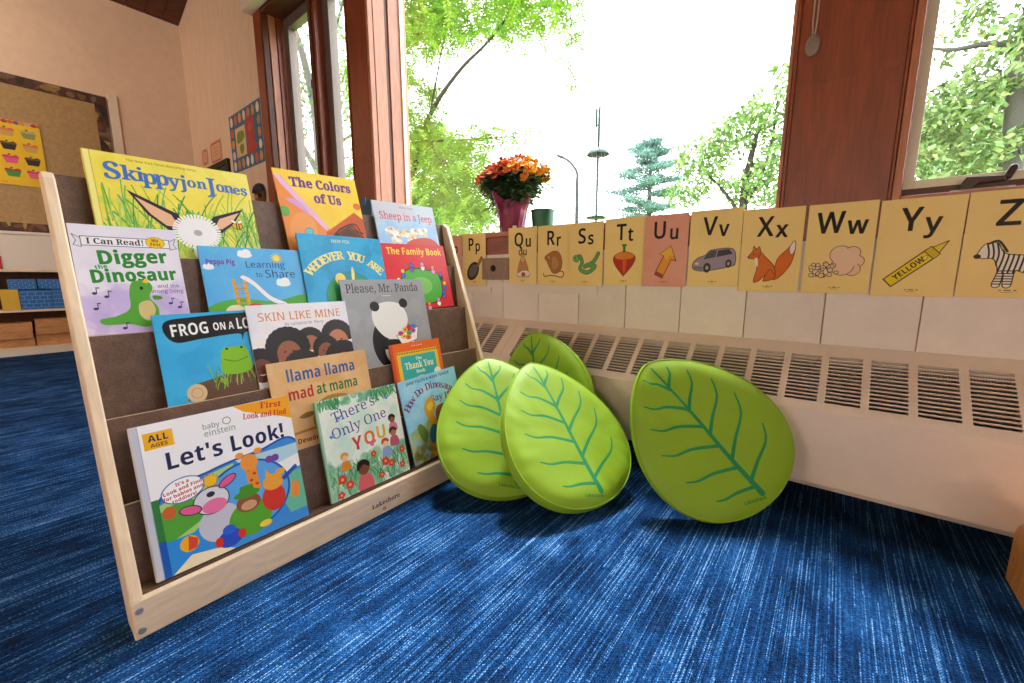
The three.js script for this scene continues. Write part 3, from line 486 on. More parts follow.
book('sky blue picture book with a white slide, sun and clouds', 3, 1.362, 0.254, 0.208, { th: 0.003, spine: '#4aa6dc' }, (a) => {
  a.R(0, 0, 254, 208, '#5ab4ec'); a.wash(['#66bdf0', '#52acE6'.toLowerCase(), '#74c6f2'], 30, 20, 60, 0.3); a.S([[0, 160], [70, 140], [160, 150], [254, 136], [254, 208], [0, 208]], '#54ae3a');
  const cloud = (x, y, s) => { a.E(x, y, 18 * s, 8 * s, '#f4f7fa'); a.E(x - 8 * s, y - 5 * s, 9 * s, 8 * s, '#f4f7fa'); a.E(x + 5 * s, y - 7 * s, 11 * s, 9 * s, '#f4f7fa'); }; cloud(104, 20, 1); cloud(192, 100, 1.1); cloud(16, 56, 0.7);
  for (let i = 0; i < 12; i++) { const q = i * Math.PI / 6; a.S([[184 + Math.cos(q) * 8, 26 + Math.sin(q) * 8], [184 + Math.cos(q) * 15, 26 + Math.sin(q) * 15]], null, '#f6d23a', 2, false); } a.E(184, 26, 9, 9, '#f8dc4a');
  a.T('Peppa Pig', 44, 40, 19, '#4a52a8', { st: '#8f9ad8', lw: 3, w: 66 }); a.T('Learning', 152, 46, 25, '#20386e', { bold: false, w: 104 }); a.T('to', 132, 74, 19, '#20386e', { bold: false }); a.T('Share', 188, 72, 30, '#20386e', { bold: false, w: 84 });
  a.P([[62, 88], [70, 88], [74, 172], [66, 172]], '#e0a83a'); a.P([[88, 88], [96, 88], [98, 172], [90, 172]], '#e0a83a'); for (let i = 0; i < 6; i++) a.R(66, 98 + i * 13, 28, 3, '#d08a2e'); a.S([[84, 84], [110, 104], [146, 146], [186, 166], [190, 156], [152, 134], [116, 92], [92, 76]], '#f2f4fb', '#8f9cd0', 1.6);
  a.E(108, 172, 26, 18, '#c9352e'); a.E(60, 176, 24, 20, '#efe2c2'); a.E(176, 176, 30, 18, '#ee8ab4'); a.E(226, 180, 20, 14, '#f3d24a');
});
book('turquoise picture book with yellow arched title words around a green globe', 3, 1.111, 0.288, 0.262, { th: 0.004, fwd: 0.005, spine: '#1a8ab4' }, (a) => {
  a.R(0, 0, 288, 262, '#1f9fd4'); a.wash(['#2aaade', '#1690c4', '#38b4e0'], 60, 16, 54, 0.35); a.T('MEM FOX', 138, 18, 15, '#e6e8c8', { bold: false });
  a.A('WHOEVER YOU ARE', 146, 236, 172, -0.78, 0.78, 36, '#f2e27a', { face: 'serif', st: '#f2e27a', lw: 1 });
  a.E(150, 208, 92, 92, '#1f8f9a'); a.S([[66, 200], [84, 150], [120, 140], [132, 170], [104, 200], [96, 240]], '#2fa24e'); a.S([[150, 146], [200, 140], [236, 176], [226, 220], [190, 206], [170, 180]], '#2fa24e'); a.S([[110, 240], [150, 214], [190, 232], [176, 262], [120, 262]], '#49b45a');
  a.E(116, 142, 18, 20, '#f2d66a'); a.E(116, 172, 13, 18, '#3a6ac0'); a.E(160, 168, 17, 16, '#b86a34'); a.E(160, 190, 15, 20, '#e08a3a'); a.S([[156, 148], [158, 118], [164, 100], [168, 120], [164, 148]], '#f6e68a'); a.E(196, 176, 14, 15, '#e2a878'); a.E(196, 198, 14, 18, '#d8485a'); a.E(130, 206, 14, 14, '#8a5434');
});
book('glossy red picture book with a yellow title and a green island ringed by coloured dots', 3, 0.822, 0.308, 0.25, { th: 0.004, rot: 0.02, spine: '#b81a22' }, (a) => {
  a.R(0, 0, 308, 250, '#dc2530'); a.T('The Family Book', 158, 28, 36, '#f2d53a', { w: 262 });
  const blob = [[70, 150], [90, 104], [140, 92], [190, 98], [246, 112], [262, 160], [244, 214], [180, 232], [110, 222]]; a.S(blob, '#4fb03a', '#17301a', 4); a.E(160, 160, 52, 34, '#7cc455');
  const cs = ['#f2c83a', '#3a6ad0', '#e58ab8', '#f08a2a', '#8a4ab0', '#2a2a30', '#58b8d8', '#f4f0e4']; for (let i = 0; i < 13; i++) { const q = i / 13 * Math.PI * 2, x = 166 + Math.cos(q) * 112, y = 160 + Math.sin(q) * 78; a.E(x, y + 9, 10, 11, cs[(i * 3 + 1) % 8], 0, '#17171a', 1.4); a.E(x, y - 6, 9, 9, cs[i % 8], 0, '#17171a', 1.4); }
});
book('wide yellow picture book with wavy blue title letters over green grass, on the top tier', 4, 1.534, 0.328, 0.243, { th: 0.009, hard: true, fwd: 0.002, rot: 0.01, spine: '#e8d24a' }, (a) => {
  a.R(0, 0, 330, 250, '#efe05a'); a.wash(['#f4e878', '#e9d548', '#f2ea8a', '#dfe06a'], 80, 14, 50, 0.35); a.wash(['#b6d65a', '#a2cc4e'], 40, 12, 34, 0.35, 110, 250);
  a.blades(['#5fa83a', '#86bf4a', '#3f8f4a', '#a9cf5a', '#58a878'], 150, 20, 330, 150, 262, 90, 2.6);
  a.T('The New York Times Bestselling Series', 140, 12, 8, '#9a6a34', { bold: false });
  const word = 'SkippyjonJones', xs = [28, 60, 82, 100, 126, 152, 174, 192, 216, 240, 262, 284, 304, 324], sz = [56, 46, 44, 46, 46, 44, 44, 34, 34, 54, 36, 36, 34, 36]; [...word].forEach((ch, i) => a.T(ch, 18 + xs[i] * 0.91, 42 + [0, 2, 2, 5, 4, 6, 6, 4, 4, 5, 6, 6, 8, 8][i], sz[i], '#4572c4', { face: 'serif', st: '#35589c', lw: 0.8 }));
  // plain stand-in: a white puff flower between two pointed leaves
  a.P([[62, 84], [150, 132], [170, 172], [128, 176], [92, 140]], '#33303a'); a.P([[74, 98], [138, 136], [150, 168], [124, 164], [98, 138]], '#e9b894'); a.P([[300, 104], [226, 132], [206, 168], [238, 176], [272, 148]], '#33303a'); a.P([[290, 114], [240, 136], [224, 164], [242, 164], [266, 146]], '#e9b894');
  for (let i = 0; i < 40; i++) { const q = i / 40 * Math.PI * 2; a.S([[186, 176], [186 + Math.cos(q) * 50, 176 + Math.sin(q) * 44]], null, '#f6f5f4', 5, false); } a.E(186, 176, 42, 36, '#f4f3f4'); a.E(186, 178, 9, 8, '#b9b2b4'); a.E(186, 228, 16, 26, '#f4f3f4');
  a.E(280, 152, 13, 9, '#e8b62a', 0, '#3a3020', 1.6); a.E(272, 140, 8, 4, '#f2efe2', 0.6, '#5a5246', 0.8); a.E(288, 140, 8, 4, '#f2efe2', -0.6, '#5a5246', 0.8); a.R(277, 144, 2.4, 16, '#3a3020'); a.R(283, 144, 2.4, 16, '#3a3020');
  a.R(0, 0, 10, 250, '#f2e98e'); a.R(10, 0, 1.6, 250, '#cdb93a');
});
book('yellow and orange picture book with heavy purple title letters, on the top tier', 4, 1.122, 0.272, 0.285, { th: 0.004, rot: 0.045, spine: '#e0a02e' }, (a) => {
  a.R(0, 0, 272, 300, '#f0cc3a'); a.wash(['#f4d64e', '#eac02c'], 30, 20, 60, 0.3); a.T('The Colors', 146, 36, 40, '#6a2a7a', { face: 'serif', st: '#6a2a7a', lw: 2.4, w: 204 }); a.T('of Us', 156, 82, 40, '#6a2a7a', { face: 'serif', st: '#6a2a7a', lw: 2.4, w: 94 });
  a.P([[0, 16], [20, 20], [140, 180], [110, 300], [0, 300]], '#e88a3a'); a.P([[0, 16], [18, 20], [140, 176], [128, 186], [14, 44]], '#e5b4d6'); a.E(54, 190, 42, 62, '#eb9a4e', 0.3); a.E(38, 208, 14, 10, '#6ac0d0', -0.3, '#3a8aa0', 2); a.E(72, 190, 14, 10, '#6ac0d0', -0.3, '#3a8aa0', 2); a.E(10, 130, 14, 16, '#5aa84a'); a.S([[20, 90], [60, 96], [88, 140], [60, 120]], '#d9a0d0');
  a.P([[242, 118], [272, 140], [272, 300], [110, 300], [128, 190]], '#c85a24'); a.E(200, 236, 66, 62, '#5a3020', -0.4); a.E(206, 244, 40, 42, '#7a4a34', -0.4); for (let i = 0; i < 9; i++) a.S([[140 + i * 4, 260 - i * 10], [180 + i * 8, 176 - i * 1.4], [262, 190 + i * 14]], null, ['#3a1e16', '#8a4a2a'][i % 2], 4, false); a.S([[178, 240], [200, 230], [206, 236], [186, 246]], '#4aa86a'); a.S([[216, 226], [238, 214], [242, 222], [222, 232]], '#4aa86a'); a.E(258, 96, 14, 12, '#d8703a');
});
book('pale blue picture book with pink title and fluffy sheep, on the top tier', 4, 0.802, 0.288, 0.235, { th: 0.005, rot: 0.03, spine: '#a8bcd0' }, (a) => {
  a.R(0, 0, 288, 235, '#aecbe4'); a.wash(['#9cc6ec', '#8cc0ee', '#b4d2ea'], 60, 18, 56, 0.4, 60, 235); a.wash(['#c9c4c8', '#c4ccd4'], 24, 20, 60, 0.4, 0, 50); a.T('Nancy Shaw', 150, 16, 12, '#6a6a8a', { bold: false }); a.T('Sheep in a Jeep', 146, 52, 38, '#b83a5a', { face: 'serif', bold: false, st: '#b83a5a', lw: 0.8, w: 250 });
  for (const [x, y] of [[56, 110], [96, 122], [130, 116], [168, 112], [210, 108], [80, 140], [150, 140]]) { for (let i = 0; i < 9; i++) a.E(x + rr(-18, 18), y + rr(-10, 12), rr(7, 12), rr(6, 10), ['#efe6d6', '#e2cfae', '#f6f2ea'][i % 3]); a.E(x + 6, y - 8, 8, 6, '#d9b48a', 0.4); a.E(x + 8, y - 9, 1.4, 1.6, '#2a201a'); }
  a.S([[110, 168], [150, 140], [230, 130], [276, 150], [280, 190], [120, 196]], '#c94a34'); a.E(150, 196, 18, 18, '#3a3434'); a.E(246, 192, 18, 18, '#3a3434'); a.wash(['#a8b878', '#c4b888'], 30, 10, 34, 0.5, 206, 235);
});
// ---------------------------------------------------------------- leaf cushions
const CL = 0.52, CW = 0.44, CT = 0.065;
const leafR = (t) => { const c = Math.cos(t), s = Math.sin(t); return [CW / 2 * Math.sign(s) * Math.pow(Math.abs(s), c < 0 ? 1.25 : 1) * (1 + 0.22 * c) / 0.99, CL * (1 - c) / 2 - CL * 0.45]; };
const leafPrint = colourTex(canvas(900, 1060, (c, w, h) => {
  c.fillStyle = '#8cb41e'; c.fillRect(0, 0, w, h);
  for (let i = 0; i < 9000; i++) { c.fillStyle = `rgba(${rnd() < 0.5 ? '255,255,180' : '40,80,0'},0.035)`; const x = rnd() * w, y = rnd() * h; rnd() < 0.5 ? c.fillRect(x, y, rr(4, 22), 1.2) : c.fillRect(x, y, 1.2, rr(4, 22)); }
  const S = 2000, px = (u, v) => [w / 2 + u * S, h - 10 - v * S];   // u across, v from the stem end, in metres
  c.strokeStyle = '#0a8a50'; c.lineCap = 'round';
  const taper = (pts, w0, w1) => { const N = 60, q = (t) => { const k = t * (pts.length - 1), i = Math.min(Math.floor(k), pts.length - 2), f = k - i, g = (j) => pts[Math.max(0, Math.min(pts.length - 1, j))], a = g(i - 1), b = g(i), d = g(i + 1), e = g(i + 2), o = []; for (const m of [0, 1]) o.push(0.5 * (2 * b[m] + (d[m] - a[m]) * f + (2 * a[m] - 5 * b[m] + 4 * d[m] - e[m]) * f * f + (3 * b[m] - a[m] - 3 * d[m] + e[m]) * f * f * f)); return o; }; for (let i = 0; i < N; i++) { c.lineWidth = (w0 + (w1 - w0) * i / N) * S; c.beginPath(); c.moveTo(...px(...q(i / N))); c.lineTo(...px(...q((i + 1) / N))); c.stroke(); } };
  taper([[0.004, 0.035], [0.0, 0.16], [0.002, 0.33], [0.0, 0.5]], 0.017, 0.005);
  for (const [v, l, up] of [[0.06, 0.115, 0.02], [0.125, 0.15, 0.035], [0.2, 0.155, 0.05], [0.27, 0.13, 0.055], [0.335, 0.1, 0.055], [0.41, 0.045, 0.05]]) taper([[0, v], [-l * 0.45, v + up * 0.75], [-l * 0.8, v + up * 1.05], [-l, v + up * 1.5]], 0.0105, 0.004);
  for (const [v, l, up] of [[0.075, 0.15, 0.1], [0.15, 0.15, 0.14], [0.24, 0.125, 0.125], [0.33, 0.085, 0.1], [0.42, 0.042, 0.055]]) taper([[0, v], [l * 0.35, v + up * 0.28], [l * 0.8, v + up * 0.6], [l, v + up]], 0.0115, 0.004);
  c.save(); c.translate(...px(-0.03, 0.028)); c.rotate(0.35); c.font = 'bold 27px sans-serif'; c.fillStyle = '#1c7a34'; c.fillText('Lakeshore', -60, 0); c.restore();
}));
function leafFace(z, sgn, dome) {                          // one face of the cushion, gently domed and creased towards the seam
  const N = 96, K = 12, pos = [], uv = [], idx = [];
  for (let k = 0; k <= K; k++) for (let i = 0; i < N; i++) {
    const r = Math.pow(k / K, 0.8), [u, v] = leafR(i / N * Math.PI * 2), x = u * r, y = v * r;
    const crease = k === K ? 0 : noise.noise(Math.atan2(y, x) * 6, r * 3, sgn * 4) * 0.0035 * r * r + noise.noise(x * 14, y * 14, sgn * 7) * 0.002;
    const round = -0.012 * Math.pow(r, 14);
    pos.push(x, y, z + sgn * (dome * (1 - r * r) + round + crease)); uv.push(0.5 + x * 2000 / 900, (10 + (y + CL * 0.45) * 2000) / 1060);
    if (k < K) { const a = k * N + i, b = k * N + (i + 1) % N, d = a + N, e = b + N; sgn > 0 ? idx.push(a, d, b, b, d, e) : idx.push(a, b, d, b, e, d); }
  }
  const g = new THREE.BufferGeometry(); g.setAttribute('position', new THREE.Float32BufferAttribute(pos, 3)); g.setAttribute('uv', new THREE.Float32BufferAttribute(uv, 2)); g.setIndex(idx); g.computeVertexNormals(); return g;
}
const leafSide = (() => {
  const N = 96, K = 6, pos = [], uv = [], idx = [];
  for (let k = 0; k <= K; k++) for (let i = 0; i <= N; i++) {
    const [u, v] = leafR(i / N * Math.PI * 2), t = k / K, puff = 1 + 0.018 * Math.sin(t * Math.PI) + (k > 0 && k < K ? noise.noise(Math.cos(i / N * 6.283) * 6, Math.sin(i / N * 6.283) * 6, t * 3) * 0.006 : 0);
    pos.push(u * puff, v * puff, -0.012 - (CT - 0.024) * t); uv.push(i / N * 1.5, t * 0.05);
    if (k < K && i < N) { const a = k * (N + 1) + i, b = a + 1, d = a + N + 1, e = d + 1; idx.push(a, d, b, b, d, e); }
  }
  const g = new THREE.BufferGeometry(); g.setAttribute('position', new THREE.Float32BufferAttribute(pos, 3)); g.setAttribute('uv', new THREE.Float32BufferAttribute(uv, 2)); g.setIndex(idx); g.computeVertexNormals(); return g;
})();
const leafRim = (z) => { const pts = []; for (let i = 0; i < 72; i++) { const [u, v] = leafR((i + 0.5) / 72 * Math.PI * 2); pts.push(V(u, v, z)); } return new THREE.TubeGeometry(new THREE.CatmullRomCurve3(pts, true), 144, 0.0022, 6, true); };
const leafFront = leafFace(0, 1, 0.004), leafBack = leafFace(-CT, -1, 0.004), rimF = leafRim(-0.012), rimB = leafRim(-CT + 0.012);
M.leafPrint = phys({ map: leafPrint, roughness: 0.55, sheen: 0.2, side: THREE.DoubleSide }); M.leafPlain = phys({ color: '#8cb41e', roughness: 0.6, side: THREE.DoubleSide }); M.tagWhite = std({ color: '#f0efe8' });
function cushion(label, [x, z, th, ph, ro], y) {
  const t = thing('leaf_cushion', label, 'cushion', [x, y, z]);
  const n0 = V(Math.sin(ph), 0, Math.cos(ph)), up = V(0, 1, 0), e1 = new THREE.Vector3().crossVectors(up, n0);
  const e2 = up.clone().multiplyScalar(Math.cos(th)).addScaledVector(n0, -Math.sin(th)), n = n0.clone().multiplyScalar(Math.cos(th)).addScaledVector(up, Math.sin(th));
  const U = e1.clone().multiplyScalar(Math.cos(ro)).addScaledVector(e2, -Math.sin(ro)), W = e1.clone().multiplyScalar(Math.sin(ro)).addScaledVector(e2, Math.cos(ro));
  t.quaternion.setFromRotationMatrix(new THREE.Matrix4().makeBasis(U, W, n));
  mesh('front_face', leafFront, M.leafPrint, t).userData.label = 'green face printed with dark green veins'; mesh('back_face', leafBack, M.leafPlain, t); mesh('side_band', leafSide, M.leafPlain, t); mesh('seam', rimF, M.leafPlain, t); mesh('seam', rimB, M.leafPlain, t);
  mesh('care_tag', rblk(-0.06, -0.052, -CL * 0.45 + 0.012, -CL * 0.45 + 0.02, -0.05, -0.046, 0.001), M.tagWhite, t);
  return t;
}
cushion('bright green leaf cushion propped between the book display and another leaf cushion', [-0.8585, 0.662, 0.7688, 0.8377, -0.1125], 0.214);
cushion('light green leaf cushion lying foremost of the three beside the book display', [-0.6439, 0.5815, 0.764, 1.2004, -0.0739], 0.214);
cushion('shaded green leaf cushion standing upright against the heater behind two other leaf cushions', [-0.9236, 0.3628, 0.423, -0.0392, -0.436], 0.243);
cushion('olive-shaded leaf cushion leaning alone against the heater under the fox card', [-0.2568, 0.401, 0.4905, 0.5739, -0.6548], 0.242);

// ---------------------------------------------------------------- alphabet cards on the sill edge
function card(label, letters, x, y, col, draw, o = {}) {
  const w = o.w ?? 0.176, h = 0.282, t = art(190, 282, (a) => {
    a.R(0, 0, 190, 282, col); a.wash(o.pale ?? ['#f8e09a', '#f0d080', '#f4d688'], 12, 30, 70, 0.12);
    if (letters) { const st = (ch, xx, yy, s, ww) => a.T(ch, xx, yy, s, '#14110e', { bold: false, w: ww, st: '#1d1a16', lw: 3.4 }); const wd = (q, s) => { a.c.font = `${s}px sans-serif`; return a.c.measureText(q).width; }, w1 = wd(letters[0], 88), w2 = wd(letters.slice(1), 72), k = Math.min(1, 142 / (w1 + w2 + 9)), x0 = 97 - (w1 + w2 + 9) * k / 2; st(letters[0], x0 + w1 * k / 2, 60, 88, w1 * k); st(letters.slice(1), x0 + (w1 + 9 + w2 / 2) * k, 71, 72, w2 * k); }
    if (o.second) a.T(o.second, 98, 120, 50, '#1d1a16', { bold: false, st: '#1d1a16', lw: 1.6 });
    draw(a); for (const [dx, l] of [[-14, 4], [-5, 12], [12, 5]]) a.R(95 + dx, 262, l, 2.2, '#4a3a20'); a.R(84, 268, 22, 0.9, '#6a5a34');
  }, 1.8);
  const g = printed(w, h, 0.0014), m = tag(mesh('alphabet_card', g, phys({ map: t, roughness: 0.5, specularIntensity: 0.3, clearcoat: 0.08, clearcoatRoughness: 0.25 })), label, 'card', 'alphabet cards hung along the window sill');
  m.position.set(x + w / 2, y - h, o.z ?? 0.0095); m.rotation.z = o.rot ?? 0; m.rotation.y = o.turn ?? 0; return m;
}
const YEL = '#f5d88c', K = '#2a221a';
card('pink alphabet card beside the pan card, half hidden by the book display', 'Oo', -1.872, 0.95, '#e8a890', (a) => { a.S([[60, 190], [70, 140], [110, 126], [140, 150], [146, 200], [120, 232], [80, 228]], '#6a6a9a', K, 3); a.E(106, 176, 20, 30, '#8a5a6a'); }, { pale: ['#e8a684'] });
card('yellow alphabet card with a black frying pan', 'Pp', -1.692, 0.958, YEL, (a) => { a.E(86, 206, 40, 56, '#3a3430', 0.75, K, 3); a.E(88, 204, 28, 42, '#6a605a', 0.75); a.S([[120, 172], [150, 130], [164, 134], [160, 146], [130, 182]], '#a8762e', K, 2); });
card('yellow alphabet card with a robed queen', 'Qu', -1.354, 0.966, YEL, (a) => { a.S([[66, 226], [82, 160], [98, 146], [114, 158], [134, 226]], '#c98a4a', K, 1.6); a.E(98, 158, 15, 17, '#e2b08a', 0, K, 1.2); a.P([[84, 142], [86, 128], [92, 138], [98, 124], [104, 138], [111, 128], [112, 142]], '#e8c23a', K, 1); a.S([[58, 240], [90, 216], [132, 216], [146, 240], [100, 250]], '#f0ece4', K, 1.2); a.E(102, 234, 14, 12, '#c2302a'); for (let i = 0; i < 6; i++) a.E(66 + i * 14, 242, 3, 3, '#3a3430'); }, { second: 'qu', z: 0.0112, turn: 0.02 });
card('yellow alphabet card with a curled brown rat', 'Rr', -1.172, 0.963, YEL, (a) => { a.S([[44, 150], [62, 136], [96, 122], [130, 128], [150, 168], [140, 214], [100, 226], [76, 200], [58, 170]], '#a8703a', K, 2); a.S([[92, 150], [124, 160], [126, 196], [96, 206]], '#bf8a52'); a.E(70, 150, 10, 9, '#c98a6a', 0, K, 1.2); a.E(58, 160, 2.5, 2.5, K); a.S([[134, 214], [160, 222], [150, 244], [90, 236], [46, 240], [38, 226]], null, '#8a5530', 5, false); });
card('yellow alphabet card with a green coiled snake', 'Ss', -1.0, 0.962, YEL, (a) => { a.S([[44, 160], [66, 150], [80, 176], [70, 206], [110, 222], [150, 196], [110, 190], [96, 196], [140, 176], [166, 140]], null, '#2f6a40', 19, false); a.S([[44, 160], [66, 150], [80, 176], [70, 206], [110, 222], [150, 196], [110, 190], [96, 196], [140, 176], [166, 140]], null, '#6aa85a', 14, false); a.E(46, 160, 18, 15, '#78b460', 0.4, '#2f6a40', 2); a.E(42, 156, 3, 3, K); });
card('yellow alphabet card with a red spinning top', 'Tt', -0.816, 0.967, YEL, (a) => { a.S([[46, 166], [70, 148], [120, 146], [150, 164], [140, 196], [100, 240], [94, 240], [56, 198]], '#b8321e', K, 2.4); a.S([[52, 158], [96, 140], [144, 156], [130, 172], [72, 174]], '#e0822a', K, 1.4); a.S([[92, 178], [110, 178], [104, 226], [96, 226]], '#dc5a30'); a.R(91, 112, 12, 32, '#4a8a3a'); a.R(86, 110, 22, 8, '#3a7a30'); });
card('salmon pink alphabet card with an orange arrow pointing up', 'Uu', -0.645, 0.964, '#e6a48e', (a) => { a.P([[122, 124], [146, 182], [126, 176], [96, 238], [62, 222], [94, 160], [76, 154]], '#ee9a24', K, 3); a.P([[62, 222], [96, 238], [92, 250], [58, 234]], '#a8481a', K, 2); a.P([[122, 124], [138, 164], [118, 158], [106, 180], [94, 160], [76, 154]], '#f2b934'); }, { pale: ['#e49c84', '#d98a70'] });
card('yellow alphabet card with a mauve minivan', 'Vv', -0.463, 0.966, YEL, (a) => { a.S([[18, 196], [36, 176], [66, 164], [84, 148], [150, 142], [172, 156], [176, 196], [160, 208], [70, 224], [24, 218]], '#9a8fa4', K, 2.4); a.P([[70, 164], [86, 150], [106, 150], [102, 172], [60, 180]], '#4a4654', K, 1.2); a.P([[112, 150], [150, 146], [164, 162], [108, 172]], '#3a3644', K, 1.2); a.E(74, 212, 13, 17, '#2a2628', 0, K, 2); a.E(74, 212, 6, 8, '#a8a4a8'); a.E(152, 198, 11, 15, '#2a2628'); a.E(152, 198, 5, 7, '#a8a4a8'); a.E(34, 196, 8, 5, '#e8c86a'); a.P([[20, 206], [58, 208], [56, 220], [26, 216]], '#7a7084'); });
card('yellow alphabet card with a sitting orange fox', 'Xx', -0.285, 0.951, YEL, (a) => { const o = '#dc6e22'; a.S([[112, 210], [122, 168], [150, 136], [168, 112], [170, 150], [158, 196], [126, 236], [104, 236]], o, K, 2); a.S([[154, 134], [168, 112], [170, 142], [160, 156]], '#f2ece0', K, 1.2); a.S([[48, 134], [64, 142], [84, 164], [112, 196], [116, 234], [82, 246], [86, 226], [66, 246], [50, 246], [58, 200], [50, 166]], o, K, 2); a.S([[26, 162], [40, 140], [42, 124], [52, 136], [60, 126], [66, 146], [60, 166], [44, 168]], o, K, 1.8); a.S([[48, 166], [58, 168], [60, 194], [52, 186]], '#f2ece0'); a.E(44, 152, 2.4, 2.4, K); a.E(27, 162, 3, 2.6, K); a.S([[84, 230], [100, 206], [114, 222]], null, K, 1.4, false); }, { w: 0.18 });
card('yellow alphabet card with a heap of pale wool', 'Ww', -0.096, 0.95, YEL, (a) => { const b = (x, y, r, f) => a.E(x, y, r, r * 0.9, f, 0, K, 1.6); for (const [x, y, r] of [[104, 160, 30], [136, 156, 22], [150, 182, 20], [140, 206, 22], [112, 196, 32]]) b(x, y, r, '#efc7a4'); for (const [x, y, r] of [[104, 162, 28], [132, 176, 26], [114, 190, 30]]) a.E(x, y, r, r * 0.88, '#f0ccac'); for (let i = 0; i < 34; i++) b(rr(24, 100), rr(186, 228), rr(5, 10), '#e9c9a6'); }, { w: 0.172 });
card('yellow alphabet card with a yellow crayon marked with its colour name', 'Yy', 0.081, 0.945, YEL, (a) => { a.P([[28, 232], [120, 146], [142, 168], [48, 254]], '#ecd21e', K, 3); a.P([[114, 152], [128, 138], [150, 160], [136, 174]], '#d8bc16', K, 2); a.P([[131, 141], [164, 124], [147, 157]], '#ecd21e', K, 2.2); a.S([[50, 226], [62, 214], [66, 218]], null, K, 1.2, false); a.E(116, 172, 10, 5, '#f2dc4a', -0.75, K, 1); a.T('YELLOW', 84, 201, 22, K, { rot: -0.75, bold: true }); }, { w: 0.178 });
card('yellow alphabet card with a striped zebra', 'Zz', 0.262, 0.947, YEL, (a) => { const b = [[30, 172], [36, 150], [44, 138], [56, 136], [66, 138], [84, 166], [130, 170], [168, 166], [180, 190], [176, 226], [182, 250], [166, 250], [160, 214], [120, 216], [104, 212], [100, 252], [86, 252], [84, 216], [80, 252], [66, 250], [72, 212], [62, 180], [44, 178]]; a.S(b, '#efe8dc', K, 2); a.c.save(); a.c.beginPath(); b.forEach(([x, y], i) => (i ? a.c.lineTo(x, y) : a.c.moveTo(x, y))); a.c.closePath(); a.c.clip(); for (let i = 0; i < 17; i++) a.S([[46 + i * 9, 136], [52 + i * 9, 170], [44 + i * 9.4, 216]], null, K, 3.4, false); for (let i = 0; i < 6; i++) for (const x of [64, 84, 160]) a.R(x, 210 + i * 7, 22, 2.6, K); a.c.restore(); a.E(31, 172, 7, 6, '#2a2420'); a.S([[50, 138], [66, 132], [84, 160]], null, K, 5, false); a.E(170, 252, 10, 8, '#8aa0b8'); }, { w: 0.19 });
// paper strips below the cards, and the wooden switch box between two of them
tag(mesh('paper_strip', blk(-1.79, -1.485, 0.633, 0.668, 0.0005, 0.004), M.white), 'short cream paper strip under the pan card', 'paper strip');
tag(mesh('paper_strip', blk(-1.305, -0.85, 0.639, 0.69, 0.0005, 0.004), M.white), 'long cream paper strip under the rat and snake cards', 'paper strip');
{
  const t = thing('wall_box', 'small grey-brown wall box with a round black knob between two cards', 'wall box', [-1.443, 0.705, 0.0]);
  mesh('box', rblk(-0.094, 0.094, 0, 0.114, 0.0002, 0.02, 0.003), std({ map: woodTex([148, 122, 100], 0.15, 41, 2), roughness: 0.6 }), t);
  const k = new THREE.LatheGeometry([[0, 0], [0.017, 0], [0.017, 0.003], [0.012, 0.004], [0.011, 0.012], [0, 0.013]].map(([a, b]) => new THREE.Vector2(a, b)), 24); k.rotateX(Math.PI / 2); k.translate(-0.012, 0.06, 0.02); mesh('knob', k, M.black, t);
  const s = new THREE.CylinderGeometry(0.005, 0.005, 0.002, 14); s.rotateX(Math.PI / 2); s.translate(0.07, 0.06, 0.021); mesh('screw', s, M.steel, t);
}
